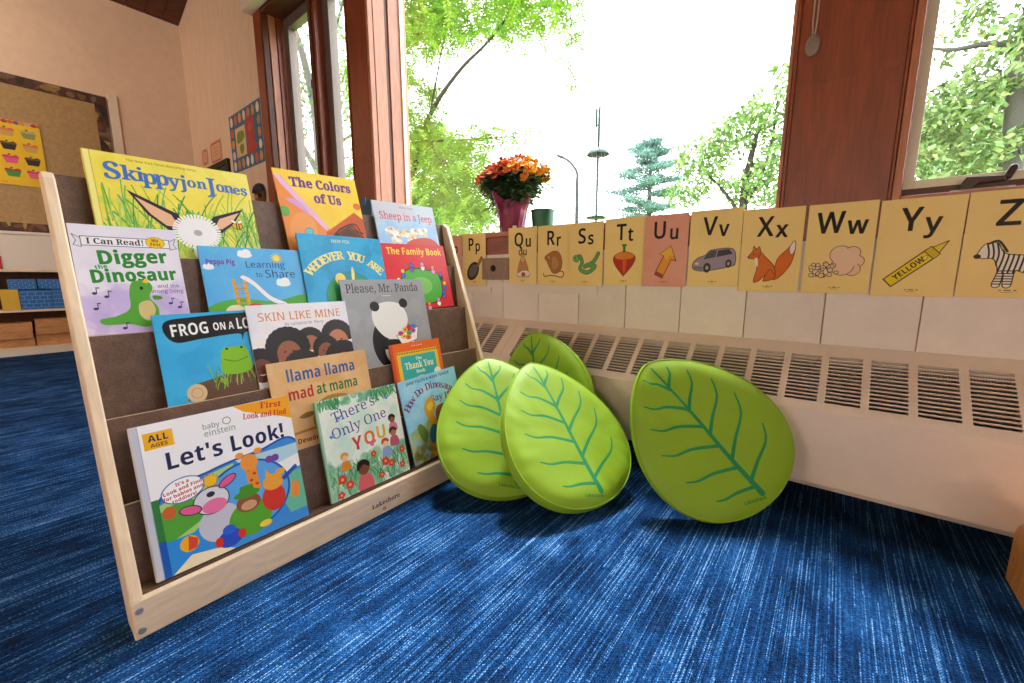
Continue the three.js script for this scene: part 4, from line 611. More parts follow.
// ---------------------------------------------------------------- things on the sill
{
  const t = thing('flower_pot', 'pot of orange and yellow flowers in magenta wrapping on the window sill', 'flower pot', [-1.4, SILL, -0.075]);
  const N = 64, K2 = 14, pos = [], uv = [], idx = [];      // crumpled foil wrapping flaring to a ragged rim
  for (let k = 0; k <= K2; k++) for (let i = 0; i <= N; i++) {
    const th = i / N * Math.PI * 2, v = k / K2, flare = Math.max(0, v - 0.78) / 0.22;
    const peak = Math.pow(0.5 + 0.5 * Math.cos(th * 3 + 0.4), 3), r = 0.063 + 0.024 * v + flare * (0.004 + 0.03 * peak) + noise.noise(Math.cos(th) * 3, Math.sin(th) * 3, v * 3) * 0.006 + Math.cos(th * 16) * 0.0015 * v;
    const y = v * 0.15 + flare * flare * (0.06 * peak + 0.012 * noise.noise(Math.cos(th) * 5, Math.sin(th) * 5, 2));
    pos.push(Math.cos(th) * r, y, Math.sin(th) * r); uv.push(i / N, v); if (k < K2 && i < N) { const a = k * (N + 1) + i; idx.push(a, a + N + 1, a + 1, a + 1, a + N + 1, a + N + 2); }
  }
  const g = new THREE.BufferGeometry(); g.setAttribute('position', new THREE.Float32BufferAttribute(pos, 3)); g.setAttribute('uv', new THREE.Float32BufferAttribute(uv, 2)); g.setIndex(idx); g.computeVertexNormals();
  mesh('wrapping', g, phys({ color: '#84204a', roughness: 0.42, metalness: 0.1, side: THREE.DoubleSide }), t);
  const soil = new THREE.CylinderGeometry(0.072, 0.058, 0.12, 24); soil.translate(0, 0.061, 0); mesh('soil', soil, std({ color: '#2e2018' }), t);
  mesh('price_tag', rblk(0.01, 0.032, 0.002, 0.028, 0.0705, 0.0725, 0.0008), M.tagWhite, t).rotation.y = 0.55;
  // stems and leaves
  const leaves = [], lp = [], li = [], lc = [];
  const leaf = (p, d, l, w) => { const s = new THREE.Vector3().crossVectors(d, V(0, 1, 0)).normalize().multiplyScalar(w), m = p.clone().addScaledVector(d, l * 0.5).add(V(0, 0.006, 0)), e = p.clone().addScaledVector(d, l).add(V(0, -0.012, 0)), b = lp.length / 3; for (const q of [p, m.clone().add(s), m.clone().sub(s), e]) lp.push(q.x, q.y, q.z); li.push(b, b + 1, b + 2, b + 1, b + 3, b + 2); const k = rr(0.7, 1.25); for (let j = 0; j < 4; j++) lc.push(0.045 * k, 0.16 * k, 0.03 * k); };
  const heads = [], stems = [];
  for (let i = 0; i < 120; i++) {
    const q = i * 2.39996, f = Math.sqrt((i + 0.5) / 120), rad = 0.205 * f, x = Math.cos(q) * rad, z = Math.max(-0.14, Math.sin(q) * rad * 0.62), y = 0.35 - 0.085 * f * f + rr(-0.03, 0.02);
    heads.push([V(x, y, z), f]); if (i % 2 === 0) stems.push(limb([V(x * 0.2, 0.12, z * 0.2), V(x * 0.55, 0.2, z * 0.6), V(x, y, z)], [0.0022, 0.0016], 4, 3));
    for (let k = 0; k < 16; k++) { const s = rr(0.15, 0.93), p = V(x * 0.3 + x * 0.72 * s, 0.13 + (y - 0.13) * s * 0.95, z * 0.3 + z * 0.7 * s), a = rr(0, 6.28); leaf(p, V(Math.cos(a), rr(-0.3, 0.5), Math.sin(a)).normalize(), rr(0.045, 0.085), rr(0.009, 0.016)); }
  }
  for (let i = 0; i < 26; i++) { const a = rr(0.9, 5.4); leaf(V(Math.cos(a) * 0.09, rr(0.12, 0.16), Math.max(-0.1, Math.sin(a) * 0.09)), V(Math.cos(a), rr(-0.8, 0.1), Math.max(-0.4, Math.sin(a))).normalize(), rr(0.06, 0.11), rr(0.008, 0.014)); }
  const lg = new THREE.BufferGeometry(); lg.setAttribute('position', new THREE.Float32BufferAttribute(lp, 3)); lg.setAttribute('color', new THREE.Float32BufferAttribute(lc, 3)); lg.setIndex(li); lg.computeVertexNormals();
  mesh('foliage', lg, phys({ vertexColors: true, roughness: 0.8, side: THREE.DoubleSide, transmission: 0.15 }), t).userData.kind = 'stuff';
  mesh('stems', mergeGeometries(stems), std({ color: '#3f6a2a' }), t).userData.kind = 'stuff';
  const petal = []; for (let k = 0; k < 6; k++) { const s = new THREE.SphereGeometry(1, 8, 6); s.scale(0.0085, 0.0028, 0.0155); s.translate(0, 0.004, 0.0135); s.rotateX(-0.5); s.rotateY(k * Math.PI / 3); petal.push(s); }
  const bloom = mergeGeometries(petal), eye = new THREE.IcosahedronGeometry(0.005, 1); eye.translate(0, 0.007, 0);
  const fm = ['#d8441a', '#ea6c1c', '#f08a20', '#f4b428', '#c23218'].map((q) => phys({ color: q, roughness: 0.7, transmission: 0.1 })), em = std({ color: '#e8b62a' });
  heads.forEach(([p, f], i) => { const m = mesh('bloom', bloom, fm[p.x > 0.05 ? [1, 2, 3, 3][i % 4] : [0, 1, 4, 1, 0, 2][i % 6]], t); m.position.copy(p); m.rotation.set(rr(-0.4, 0.9) + p.z * 3, rr(0, 6), -p.x * 4 + rr(-0.3, 0.3)); m.scale.setScalar(rr(1.0, 1.45)); mesh('flower_eye', eye, em, m); });
}
{
  const t = thing('tin_pail', 'small green tin pail with a wire handle on the window sill', 'pail', [-1.2, SILL, -0.07]);
  const gp = phys({ color: '#0f5a3c', roughness: 0.35, metalness: 0.2, side: THREE.DoubleSide });
  mesh('bucket', new THREE.LatheGeometry([[0, 0.001], [0.05, 0.001], [0.053, 0.006], [0.0585, 0.088], [0.061, 0.09], [0.061, 0.096], [0.058, 0.097], [0.0565, 0.09], [0.05, 0.008], [0, 0.006]].map(([a, b]) => new THREE.Vector2(a, b)), 40), gp, t);
  const h = []; for (let i = 0; i <= 16; i++) { const a = i / 16 * Math.PI; h.push(V(Math.cos(a) * 0.06, 0.086 + Math.sin(a) * 0.062, 0)); } const hg = new THREE.TubeGeometry(new THREE.CatmullRomCurve3(h), 40, 0.0013, 6); hg.rotateY(-0.5); mesh('handle', hg, M.steel, t);
  for (const s of [-1, 1]) { const l = rblk(-0.006, 0.006, 0.074, 0.092, -0.002, 0.002, 0.001); l.rotateY(Math.PI / 2); l.translate(s * 0.0605, 0, 0); l.rotateY(-0.5); mesh('lug', l, gp, t); }
}
// ---------------------------------------------------------------- wooden bin at the right
{
  const t = thing('wooden_bin', 'honey-coloured wooden bin with sloping sides in front of the heater', 'wooden bin', [0.388, 0, 0.256]);
  const side = (x) => { const s = new THREE.Shape([[0.0, 0], [0.0, 0.122], [-0.012, 0.14], [-0.16, 0.25], [-0.36, 0.25], [-0.36, 0]].map(([a, b]) => new THREE.Vector2(a, b))); const g = new THREE.ExtrudeGeometry(s, { depth: 0.012, bevelEnabled: true, bevelSize: 0.003, bevelThickness: 0.003, bevelSegments: 2 }); g.rotateY(Math.PI / 2); g.translate(x + 0.003, 0, 0.004); return metres(g); };
  mesh('side_panel', side(0), M.honey, t); mesh('side_panel', side(0.44), M.honey, t);
  mesh('back_panel', rblk(0.018, 0.44, 0.0, 0.105, 0.006, 0.02, 0.002, true), M.honey, t); mesh('front_panel', rblk(0.018, 0.44, 0.0, 0.24, 0.34, 0.355, 0.002, true), M.honey, t); mesh('base', blk(0.018, 0.44, 0.012, 0.024, 0.02, 0.34), M.honey, t);
  const s = new THREE.SphereGeometry(0.004, 10, 8); s.scale(0.4, 1, 1); s.translate(-0.0004, 0.062, 0.028); mesh('screw', s, M.steel, t);
}
// ---------------------------------------------------------------- end wall: notice board, poster, trim, storage shelf
const WX = RX0 + 0.0005;
{
  const t = thing('notice_board', 'tan notice board with a patterned brown border on the end wall', 'notice board', [WX, 1.14, 1.65]);
  const border = std({ roughness: 0.7, map: colourTex(canvas(512, 512, (c) => { c.fillStyle = '#4c352c'; c.fillRect(0, 0, 512, 512); for (let i = 0; i < 240; i++) { c.fillStyle = ['#2e211d', '#6a4a3c', '#8a6a4c', '#b49a54', '#5a3a34', '#7a6a60'][i % 6]; c.globalAlpha = rr(0.5, 0.95); c.beginPath(); c.ellipse(rnd() * 512, rnd() * 512, rr(10, 46), rr(5, 16), rr(0, 3), 0, 7); c.fill(); } }), 1) });
  const H = 1.43, Z0 = -0.935, Z1 = 1.2, b = 0.09;         // z from 0.715
  mesh('cork', blk(0, 0.012, b, H - b, Z0 + b, Z1 - b), std({ map: dataTex(256, (x, y) => { const k = 1 + (blotchC(x / 256, y / 256) - 0.5) * 0.06 + (blotchB(x / 256, y / 256) - 0.5) * 0.1; return [172 * k, 146 * k, 106 * k].map(clamp255); }, true, 1.5), roughness: 0.9 }), t);
  mesh('border', blk(0, 0.02, H - b, H, Z0, Z1), border, t); mesh('border', blk(0, 0.02, 0, b, Z0, Z1), border, t); mesh('border', blk(0, 0.02, b, H - b, Z0, Z0 + b), border, t); mesh('border', blk(0, 0.02, b, H - b, Z1 - b, Z1), border, t);
}
struct('trim_6', 'cream vertical wall trim beside the notice board', 'trim', (g) => mesh('board', rblk(RX0, RX0 + 0.022, 0, 2.61, 0.625, 0.7, 0.003), M.white, g));
{
  const g = printed(0.56, 0.58, 0.002), tx = art(560, 580, (a) => {
    a.R(0, 0, 560, 580, '#e9c41e'); a.wash(['#f0d03a', '#dcb214'], 40, 30, 80, 0.2); for (let i = 0; i < 16; i++) a.E(20 + i * 36, 16, 20, 15, ['#d85a3a', '#7a5a9a', '#e08a3a', '#c8a0a0', '#a8402e'][i % 5]);
    const cs = [['#d23a6a', '#e05a86'], ['#3a9a3a', '#5ab04a'], ['#e0705a', '#c8a858'], ['#a83a3a', '#3a9a4a'], ['#8a4a2a', '#b87a4a'], ['#6a4a2a', '#2a2420'], ['#d86a8a', '#c8683a'], ['#b8b078', '#88985a']];
    for (let r = 0; r < 4; r++) for (let q = 0; q < 4; q++) { const x = 80 + q * 134, y = 110 + r * 120, [f, h] = cs[(r * 3 + q * 5) % 8]; a.S([[x - 46, y - 14], [x - 40, y - 36], [x, y - 30], [x + 34, y - 42], [x + 46, y - 14]], f); a.P([[x - 48, y - 14], [x + 48, y - 14], [x + 34, y + 34], [x - 34, y + 34]], h); a.S([[x - 20, y - 34], [x - 8, y - 52], [x + 2, y - 38]], '#5a7a2a'); }
    for (const dx of [-20, 0, 20]) a.R(270 + dx, 556, 10, 7, '#c8702a');
  }, 0.8);
  const m = tag(mesh('fruit_poster', g, std({ map: tx, roughness: 0.45 })), 'yellow poster with rows of fruit baskets pinned on the notice board', 'poster'); m.rotation.y = Math.PI / 2; m.position.set(WX + 0.0205, 1.578, 1.5);
}
{
  // low storage shelf under the board; it continues out of view
  const Z0 = 1.1, Z1 = 2.6, F = -5.85, B = RX0 + 0.025;
  const t = thing('storage_shelf', 'low white storage shelf holding play bricks and blocks on the end wall', 'shelf', [0, 0, 0]);
  mesh('top', rblk(B, F + 0.012, 1.1, 1.125, Z0 - 0.01, Z1, 0.003, true), M.white, t); mesh('upper_panel', rblk(F - 0.016, F, 0.79, 1.1, Z0, Z1, 0.002, true), M.white, t);
  mesh('shelf_board', rblk(B, F, 0.765, 0.79, Z0, Z1, 0.002, true), M.maple, t); mesh('shelf_board', rblk(B, F, 0.4, 0.42, Z0, Z1, 0.002, true), M.maple, t); mesh('shelf_board', rblk(B, F, 0.055, 0.078, Z0, Z1, 0.002, true), M.maple, t);
  mesh('plinth', rblk(F - 0.02, F - 0.004, 0, 0.055, Z0, Z1, 0.002, true), M.white, t); mesh('side_panel', rblk(B, F, 0, 1.1, Z0 - 0.02, Z0, 0.002), M.maple, t); mesh('side_panel', rblk(B, F, 0, 1.1, Z1, Z1 + 0.02, 0.002), M.maple, t);
  mesh('back_panel', blk(B - 0.01, B, 0.02, 1.1, Z0, Z1), M.darkWood, t);
  // cardboard bricks
  const bt = (base, line) => std({ roughness: 0.6, map: colourTex(canvas(256, 256, (c) => { c.fillStyle = base; c.fillRect(0, 0, 256, 256); c.strokeStyle = line; c.lineWidth = 5; for (let r = 0; r < 5; r++) { c.beginPath(); c.moveTo(0, r * 51.2 + 25); c.lineTo(256, r * 51.2 + 25); c.stroke(); for (let q = 0; q < 4; q++) { const x = q * 64 + (r % 2) * 32; c.beginPath(); c.moveTo(x, r * 51.2 + 25); c.lineTo(x, r * 51.2 + 76); c.stroke(); } } })) });
  const blue = bt('#2468b0', '#78a8dc'), yel = std({ color: '#d8b23a', roughness: 0.6 });
  const brick = (label, z0, z1, y0, y1, m) => { const g = new RoundedBoxGeometry(0.16, y1 - y0, z1 - z0, 2, 0.003); const o = mesh('cardboard_brick', g, m); o.position.set(F - 0.1, (y0 + y1) / 2, (z0 + z1) / 2); tag(o, label, 'toy brick', 'cardboard bricks on the low shelf'); };
  brick('yellow cardboard brick beside the blue ones on the middle shelf', 1.547, 1.655, 0.421, 0.607, yel);
  brick('wide blue brick-patterned cardboard brick beside the yellow one', 1.35, 1.543, 0.421, 0.6, blue); brick('narrow blue brick-patterned cardboard brick beside the wide one', 1.27, 1.346, 0.421, 0.605, blue);
  brick('long blue cardboard brick lying flat on the upright wide one', 1.43, 1.6, 0.608, 0.7, blue); brick('short blue cardboard brick lying flat on the upright narrow one', 1.22, 1.42, 0.608, 0.7, blue); brick('blue cardboard brick at the shaded end of the middle shelf', 1.16, 1.266, 0.421, 0.6, blue);
  const block = (label, z0, z1, y0, y1, dx = 0) => tag(mesh('wooden_block', rblk(F - 0.2 + dx, F - 0.03 + dx, y0, y1, z0, z1, 0.003, true, z0), M.blockWood), label, 'wooden block', 'wooden blocks on the lowest shelf');
  const bl = (q) => q + ' wooden block of the stack under the yellow brick', br = (q) => q + ' wooden block of the stack under the blue bricks';
  block(bl('lowest'), 1.5, 1.72, 0.079, 0.155); block(bl('middle'), 1.505, 1.75, 0.156, 0.22, 0.016); block(bl('topmost'), 1.5, 1.72, 0.221, 0.3, -0.01);
  block(br('lowest'), 1.26, 1.49, 0.079, 0.18, -0.005); block(br('middle'), 1.24, 1.485, 0.181, 0.25, 0.018); block(br('topmost'), 1.25, 1.48, 0.251, 0.325, 0.005);
  const r = thing('toy_house', 'small red toy house against the white front of the storage shelf', 'toy', [F + 0.0, 0.79, 1.66]);
  mesh('walls', rblk(0.0005, 0.012, 0, 0.1, -0.05, 0.05, 0.002), std({ color: '#c22a22' }), r); mesh('roof', (() => { const g = prism([[-0.06, 0.1], [0.06, 0.1], [0, 0.155]], 0, 0.012); g.rotateY(Math.PI / 2); g.translate(0.0005, 0, 0); return g; })(), std({ color: '#b8241e' }), r);
}
// ---------------------------------------------------------------- wall hangings by the left window
{
  const tx = art(760, 540, (a) => {
    a.R(0, 0, 760, 540, '#2c6f9c'); const cs = ['#e8e4d8', '#d8643a', '#e0a83a', '#e6dccb', '#c89058', '#d89a4a', '#efe9da'];
    for (let i = 0; i < 7; i++) { a.E(60 + i * 106, 62, 34, 46, cs[i % 7]); a.E(60 + i * 106, 478, 34, 46, cs[(i + 3) % 7]); } for (let i = 0; i < 3; i++) { a.E(60, 168 + i * 104, 34, 42, cs[(i + 1) % 7]); a.E(700, 168 + i * 104, 34, 42, cs[(i + 4) % 7]); }
    a.R(130, 140, 250, 270, '#ddc9a4'); a.S([[160, 240], [200, 180], [330, 190], [350, 250], [260, 280], [180, 280]], '#7a9a2c'); a.S([[220, 310], [300, 300], [320, 350], [270, 390], [230, 370]], '#7a8f34'); a.S([[400, 120], [470, 90], [570, 110], [590, 230], [560, 330], [420, 330]], '#b83a48'); a.E(490, 190, 46, 40, '#c85a4a'); a.S([[420, 340], [590, 330], [600, 400], [440, 430]], '#b8402e');
  }, 0.7);
  const m = tag(mesh('wall_poster', printed(0.765, 0.54, 0.002), std({ map: tx, roughness: 0.5 })), 'blue picture poster with a ring of pale ovals beside the left casement window', 'poster'); m.position.set(-4.6, 1.765, 0.0005);
  const sign = (w, h, round, label, x, y) => { const tx2 = art(w * 1000, h * 1000, (a) => { a.R(0, 0, w * 1000, h * 1000, '#dcb090'); a.c.strokeStyle = '#b85a48'; a.c.lineWidth = 16; a.c.beginPath(); round ? a.c.ellipse(w * 500, h * 500, w * 430, h * 430, 0, 0, 7) : a.c.roundRect(20, 20, w * 1000 - 40, h * 1000 - 40, 40); a.c.stroke(); for (let i = 0; i < 3; i++) a.R(w * 250, h * (300 + i * 160), w * 500, h * 40, '#c08a70'); }, 0.5); let g = printed(w, h, 0.003); const o = tag(mesh('wall_sign', g, std({ map: tx2, roughness: 0.6 })), label, 'sign'); o.position.set(x, y, 0.0005); };
  sign(0.2, 0.17, true, 'small square sign with a red ring near the room corner', -5.79, 1.98); sign(0.34, 0.22, false, 'small sign with a red rounded border beside the blue poster', -5.43, 1.95);
  const f = thing('framed_picture', 'dark framed green picture below the small wall signs', 'picture', [-5.44, 1.6, 0.0005]);
  mesh('frame', mergeGeometries([blk(-0.38, -0.33, 0, 0.33, 0, 0.03), blk(0.33, 0.38, 0, 0.33, 0, 0.03), blk(-0.33, 0.33, 0, 0.05, 0, 0.03), blk(-0.33, 0.33, 0.28, 0.33, 0, 0.03)]), M.black, f); mesh('picture', blk(-0.33, 0.33, 0.05, 0.28, 0, 0.012), std({ map: art(66, 23, (a) => { a.R(0, 0, 66, 23, '#26463a'); a.R(24, 4, 18, 15, '#7d927a'); a.R(46, 3, 14, 18, '#3f8a58'); }, 4), roughness: 0.5 }), f);
  const p = thing('round_plaque', 'small round brown and navy plaque on the wall under the blue poster', 'plaque', [-4.36, 1.41, 0.0005]);
  const d = new THREE.CylinderGeometry(0.105, 0.105, 0.025, 32); d.rotateX(Math.PI / 2); d.translate(0, 0.075, 0.0125); mesh('disc', d, std({ color: '#6a4a34' }), p);
  const cap = new THREE.SphereGeometry(0.1, 20, 10, 0, Math.PI * 2, 0, Math.PI / 2); cap.scale(1.1, 0.75, 0.35); cap.translate(0, 0.1, 0.028); mesh('cap', cap, std({ color: '#20304e' }), p);
  for (const s of [-1, 1]) { const e = new THREE.SphereGeometry(0.022, 12, 8); e.translate(s * 0.045, 0.06, 0.03); mesh('eye', e, s > 0 ? M.black : std({ color: '#d8a23a' }), p); }
  const bx = thing('blue_box', 'small dark blue box hung on the wooden post behind the book display', 'box', [-2.53 - 0.02, 1.1, 0.009]); mesh('box', rblk(-0.055, 0.055, 0, 0.13, 0, 0.05, 0.004), std({ color: '#1c4a70', roughness: 0.5 }), bx); mesh('flap', rblk(-0.055, 0.0, 0.1, 0.15, 0.05, 0.054, 0.001), std({ color: '#2a6a94', roughness: 0.5 }), bx);
}
// ---------------------------------------------------------------- outside
struct('ground', 'lawn outside the windows', 'lawn', (g) => mesh('lawn', blk(-60, 40, -0.9, -0.5, -70, -0.35), std({ map: paintTex([112, 140, 62], 0.5, 0.4), roughness: 0.95 }), g));
const bark = std({ color: '#2a2520', roughness: 0.9 }), bark2 = std({ color: '#46443e', roughness: 0.9 });
const leafMat = () => std({ vertexColors: true, roughness: 0.9, side: THREE.DoubleSide });
function leafCloud() {
  const pos = [], idx = [], col = [];
  return {
    quad(p, d, s, l, w, c) { const b = pos.length / 3, k = rr(0.75, 1.25), m = p.clone().addScaledVector(d, l * 0.5), e = p.clone().addScaledVector(d, l); for (const q of [p, m.clone().addScaledVector(s, w), m.clone().addScaledVector(s, -w), e]) pos.push(q.x, q.y, q.z); idx.push(b, b + 1, b + 2, b + 1, b + 3, b + 2); for (let i = 0; i < 4; i++) col.push(c[0] * k, c[1] * k, c[2] * k); },
    build() { const g = new THREE.BufferGeometry(); g.setAttribute('position', new THREE.Float32BufferAttribute(pos, 3)); g.setAttribute('color', new THREE.Float32BufferAttribute(col, 3)); g.setIndex(idx); g.computeVertexNormals(); return g; },
  };
}
const rdir = () => { const z = rr(-1, 1), a = rr(0, 6.283), q = Math.sqrt(1 - z * z); return V(q * Math.cos(a), z, q * Math.sin(a)); };
// foliage in ellipsoids [x, y, rx, ry] round depth z; fronds droop from twigs
function crown(t, blobs, z, rz, perArea, size, cols, frond) {
  const L = leafCloud();
  for (const [bx, by, rx, ry, dz = 0] of blobs) {
    const n = Math.round(perArea * rx * ry);
    for (let i = 0; i < n; i++) {
      const d = rdir().multiplyScalar(Math.pow(rnd(), 0.42)), p = V(bx + d.x * rx, by + d.y * ry, z + dz + d.z * rz), hole = noise.noise(p.x * 1.5 / frond.scale, p.y * 1.9 / frond.scale, p.z * 1.1 / frond.scale);
      if (hole < frond.gap) continue;
      const a = rr(0, 6.283), dir = V(Math.cos(a), rr(-1, 0.1) * frond.droop, Math.sin(a)).normalize(), c = cols[Math.floor(rnd() * cols.length)];
      if (frond.n) { const side = new THREE.Vector3().crossVectors(dir, V(0, 1, 0)).normalize(); for (let k = 0; k < frond.n; k++) { const q = p.clone().addScaledVector(dir, k * size * 0.55).add(V(0, -k * k * size * 0.02, 0)); for (const s of [-1, 1]) L.quad(q, side.clone().multiplyScalar(s).addScaledVector(dir, 0.5).add(V(0, rr(-0.3, 0.2), 0)).normalize(), dir, size * rr(0.8, 1.2), size * 0.24, c); } }
      else L.quad(p, rdir(), rdir(), size * rr(0.7, 1.4), size * 0.35, c);
    }
  }
  mesh('foliage', L.build(), leafMat(), t).userData.kind = 'stuff';
}
{
  const lime = [[0.22, 0.36, 0.025], [0.18, 0.33, 0.03], [0.26, 0.4, 0.05], [0.14, 0.29, 0.04]];
  const t = thing('locust_tree', 'feathery lime green tree with dark branches seen through the large window', 'tree', [-9.8, -0.5, -5.5]);
  const L = (pts, r) => mesh('branch', limb(pts.map(([x, y, z]) => V(x + 9.8, y + 0.5, (z ?? -5.5) + 5.5)), r, 8, 4), bark, t);
  mesh('trunk', limb([V(0, 0, 0), V(-0.1, 1.6, 0), V(0.2, 3.2, 0.05), V(0, 5, 0), V(0.3, 7.4, 0)], [0.26, 0.2, 0.17, 0.13, 0.08], 12, 4), bark, t);
  L([[-9.62, 2.9], [-9.0, 3.4], [-8.25, 4.64], [-7.19, 5.35], [-6.28, 5.68], [-5.6, 6.1]], [0.085, 0.07, 0.06, 0.045, 0.03, 0.015]); L([[-9.7, 6.6], [-9.0, 7.0], [-8.16, 6.54], [-7.4, 6.43]], [0.06, 0.04, 0.03, 0.012]); L([[-9.8, 4.0], [-9.26, 4.14], [-7.23, 3.87], [-5.5, 3.6]], [0.05, 0.03, 0.02, 0.008]); L([[-9.65, 2.3], [-9.15, 2.61], [-7.95, 2.96], [-6.4, 3.4]], [0.05, 0.035, 0.022, 0.01]); L([[-6.4, 5.65], [-5.3, 6.1], [-4.5, 5.9], [-4.3, 5.3], [-4.34, 4.4]], [0.03, 0.02, 0.014, 0.009, 0.005]); L([[-8.4, 4.5], [-8.0, 3.6], [-7.0, 3.2], [-6.4, 2.4]], [0.035, 0.025, 0.016, 0.008]); L([[-8.25, 4.64], [-7.9, 5.6], [-7.6, 6.4]], [0.03, 0.02, 0.01]);
  const blobs = [[-8.16, 6.5, 1.2, 0.62], [-6.85, 6.3, 1.2, 0.46], [-5.48, 5.95, 0.9, 0.34], [-4.66, 5.78, 0.45, 0.24], [-4.34, 5.2, 0.14, 0.5], [-4.38, 4.5, 0.14, 0.34], [-8.6, 5.35, 0.55, 0.4], [-8.5, 4.6, 0.7, 0.42], [-8.4, 3.84, 1.05, 0.55], [-7.0, 3.78, 1.1, 0.3], [-5.7, 3.68, 0.75, 0.16], [-8.0, 2.96, 1.35, 0.55], [-8.8, 2.3, 1.0, 0.5], [-6.6, 3.05, 0.8, 0.34], [-6.7, 2.2, 1.1, 0.45], [-8.2, 7.6, 2.0, 0.8], [-10.4, 6.0, 1.1, 1.6], [-10.6, 3.6, 0.9, 1.2]];
  crown(t, blobs.map(([x, y, a, b]) => [x + 9.8, y + 0.5, a, b]), 0, 0.9, 760, 0.095, lime, { n: 7, droop: 0.9, gap: -0.2, scale: 0.8 });
}
{
  const t = thing('grey_barked_tree', 'tree with pale grey branches seen through the left casement window', 'tree', [-15, -0.5, -6]);
  const L = (pts, r) => mesh('branch', limb(pts.map(([x, y]) => V(x + 15, y + 0.5, 0)), r, 8, 4), bark2, t);
  mesh('trunk', limb([V(0.2, 0, 0), V(0.3, 2.4, 0), V(0.3, 4.1, 0), V(0.25, 6.8, 0), V(-0.4, 9, 0), V(-1.1, 10.4, 0)], [0.24, 0.2, 0.18, 0.14, 0.12, 0.08], 10, 4), bark2, t);
  L([[-16.6, 6.2], [-15.4, 5.0], [-14.7, 4.2]], [0.06, 0.09, 0.12]); L([[-14.75, 6.4], [-13.8, 7.6], [-12.6, 9.0]], [0.1, 0.07, 0.04]); L([[-14.7, 4.4], [-13.6, 5.0], [-12.4, 5.2]], [0.1, 0.07, 0.03]);
  crown(t, [[-15.4, 8.8, 1.2, 1.0], [-15.0, 7.1, 1.2, 0.9], [-16.0, 5.3, 1.2, 1.0], [-14.4, 4.0, 1.3, 0.8], [-13.1, 6.3, 1.0, 1.5], [-12.9, 8.3, 1.0, 1.2], [-16.5, 7.2, 1.0, 1.9], [-13.0, 3.6, 1.2, 1.2]].map(([x, y, a, b]) => [x + 15, y + 0.5, a, b]), 0, 1.2, 420, 0.17, [[0.1, 0.17, 0.06], [0.13, 0.2, 0.07], [0.08, 0.15, 0.06]], { n: 0, droop: 0.6, gap: 0.02, scale: 1.2 });
}
{
  const t = thing('maple_tree', 'leafy light green tree beside the distant pine', 'tree', [-2.6, -0.5, -14]);
  mesh('trunk', limb([V(0, 0, 0), V(0.05, 2, 0), V(-0.1, 4, 0), V(0.2, 6.2, 0)], [0.2, 0.16, 0.12, 0.05], 10, 4), bark, t);
  mesh('branch', limb([V(0, 3, 0), V(-0.8, 4.2, 0.1), V(-1.6, 5, 0)], [0.09, 0.05, 0.02], 6, 4), bark, t); mesh('branch', limb([V(0, 3.6, 0), V(0.5, 5, 0), V(0.6, 6.6, 0)], [0.08, 0.05, 0.02], 6, 4), bark, t);
  crown(t, [[-4.2, 4.7, 0.8, 0.7], [-3.2, 5.25, 0.9, 0.75], [-2.3, 5.8, 0.7, 0.7], [-1.8, 4.4, 0.7, 0.9], [-3.0, 3.9, 1.2, 0.7], [-4.5, 3.6, 0.8, 0.5], [-1.9, 3.3, 0.9, 0.5], [-1.7, 6.6, 0.5, 0.5], [-0.9, 5.6, 0.9, 1.2]].map(([x, y, a, b]) => [x + 2.6, y + 0.5, a, b]), 0, 1.0, 1500, 0.17, [[0.15, 0.26, 0.06], [0.19, 0.3, 0.08], [0.12, 0.23, 0.06]], { n: 0, droop: 0.6, gap: -0.16, scale: 1 });
}
{
  const t = thing('broadleaf_tree', 'dense green tree with a grey trunk seen through the metal casement', 'tree', [2.1, -0.5, -9]);
  mesh('trunk', limb([V(0.1, 0, 0), V(0, 2, 0), V(-0.08, 3.7, 0), V(-0.15, 5, 0), V(0.1, 6.6, 0)], [0.19, 0.16, 0.14, 0.11, 0.06], 10, 4), bark2, t);
  mesh('branch', limb([V(-0.12, 4.8, 0), V(-0.55, 4.98, 0.1), V(-0.95, 5.02, 0.1), V(-1.3, 5.2, 0)], [0.07, 0.05, 0.035, 0.015], 7, 4), bark2, t);
  crown(t, [[1.3, 3.55, 0.7, 0.5], [1.7, 3.95, 0.6, 0.45], [1.1, 2.9, 0.6, 0.4], [1.9, 2.95, 0.7, 0.45], [2.2, 4.5, 0.5, 0.5], [1.4, 4.55, 0.5, 0.16], [1.15, 5.05, 0.5, 0.2], [1.9, 5.1, 0.6, 0.2], [1.0, 3.35, 0.5, 0.4], [3.0, 3.8, 1.2, 1.2], [2.4, 6.0, 1.4, 0.7], [0.6, 2.4, 0.8, 0.5]].map(([x, y, a, b]) => [x - 2.1, y + 0.5, a, b]), 0, 0.8, 3200, 0.12, [[0.12, 0.2, 0.06], [0.16, 0.25, 0.08], [0.09, 0.17, 0.05], [0.2, 0.25, 0.08]], { n: 0, droop: 0.6, gap: -0.1, scale: 0.8 });
}
{
  const t = thing('background_tree', 'pale green tree standing behind the feathery lime tree', 'tree', [-20.5, -0.5, -18]);
  mesh('trunk', limb([V(0, 0, 0), V(0.1, 3, 0), V(-0.2, 6, 0), V(0, 9.4, 0)], [0.3, 0.24, 0.18, 0.06], 10, 4), bark2, t);
  crown(t, [[-23.2, 9.3, 2.6, 2.0], [-20.3, 7.9, 2.3, 1.6], [-22.8, 6.0, 2.9, 1.7], [-19.0, 5.3, 2.1, 1.2], [-16.6, 4.4, 1.5, 0.7], [-20.5, 4.0, 3.0, 1.4]].map(([x, y, a, b]) => [x + 20.5, y + 0.5, a, b]), 0, 1.4, 560, 0.3, [[0.2, 0.33, 0.1], [0.25, 0.37, 0.13], [0.17, 0.3, 0.11]], { n: 0, droop: 0.6, gap: -0.12, scale: 1.8 });
}
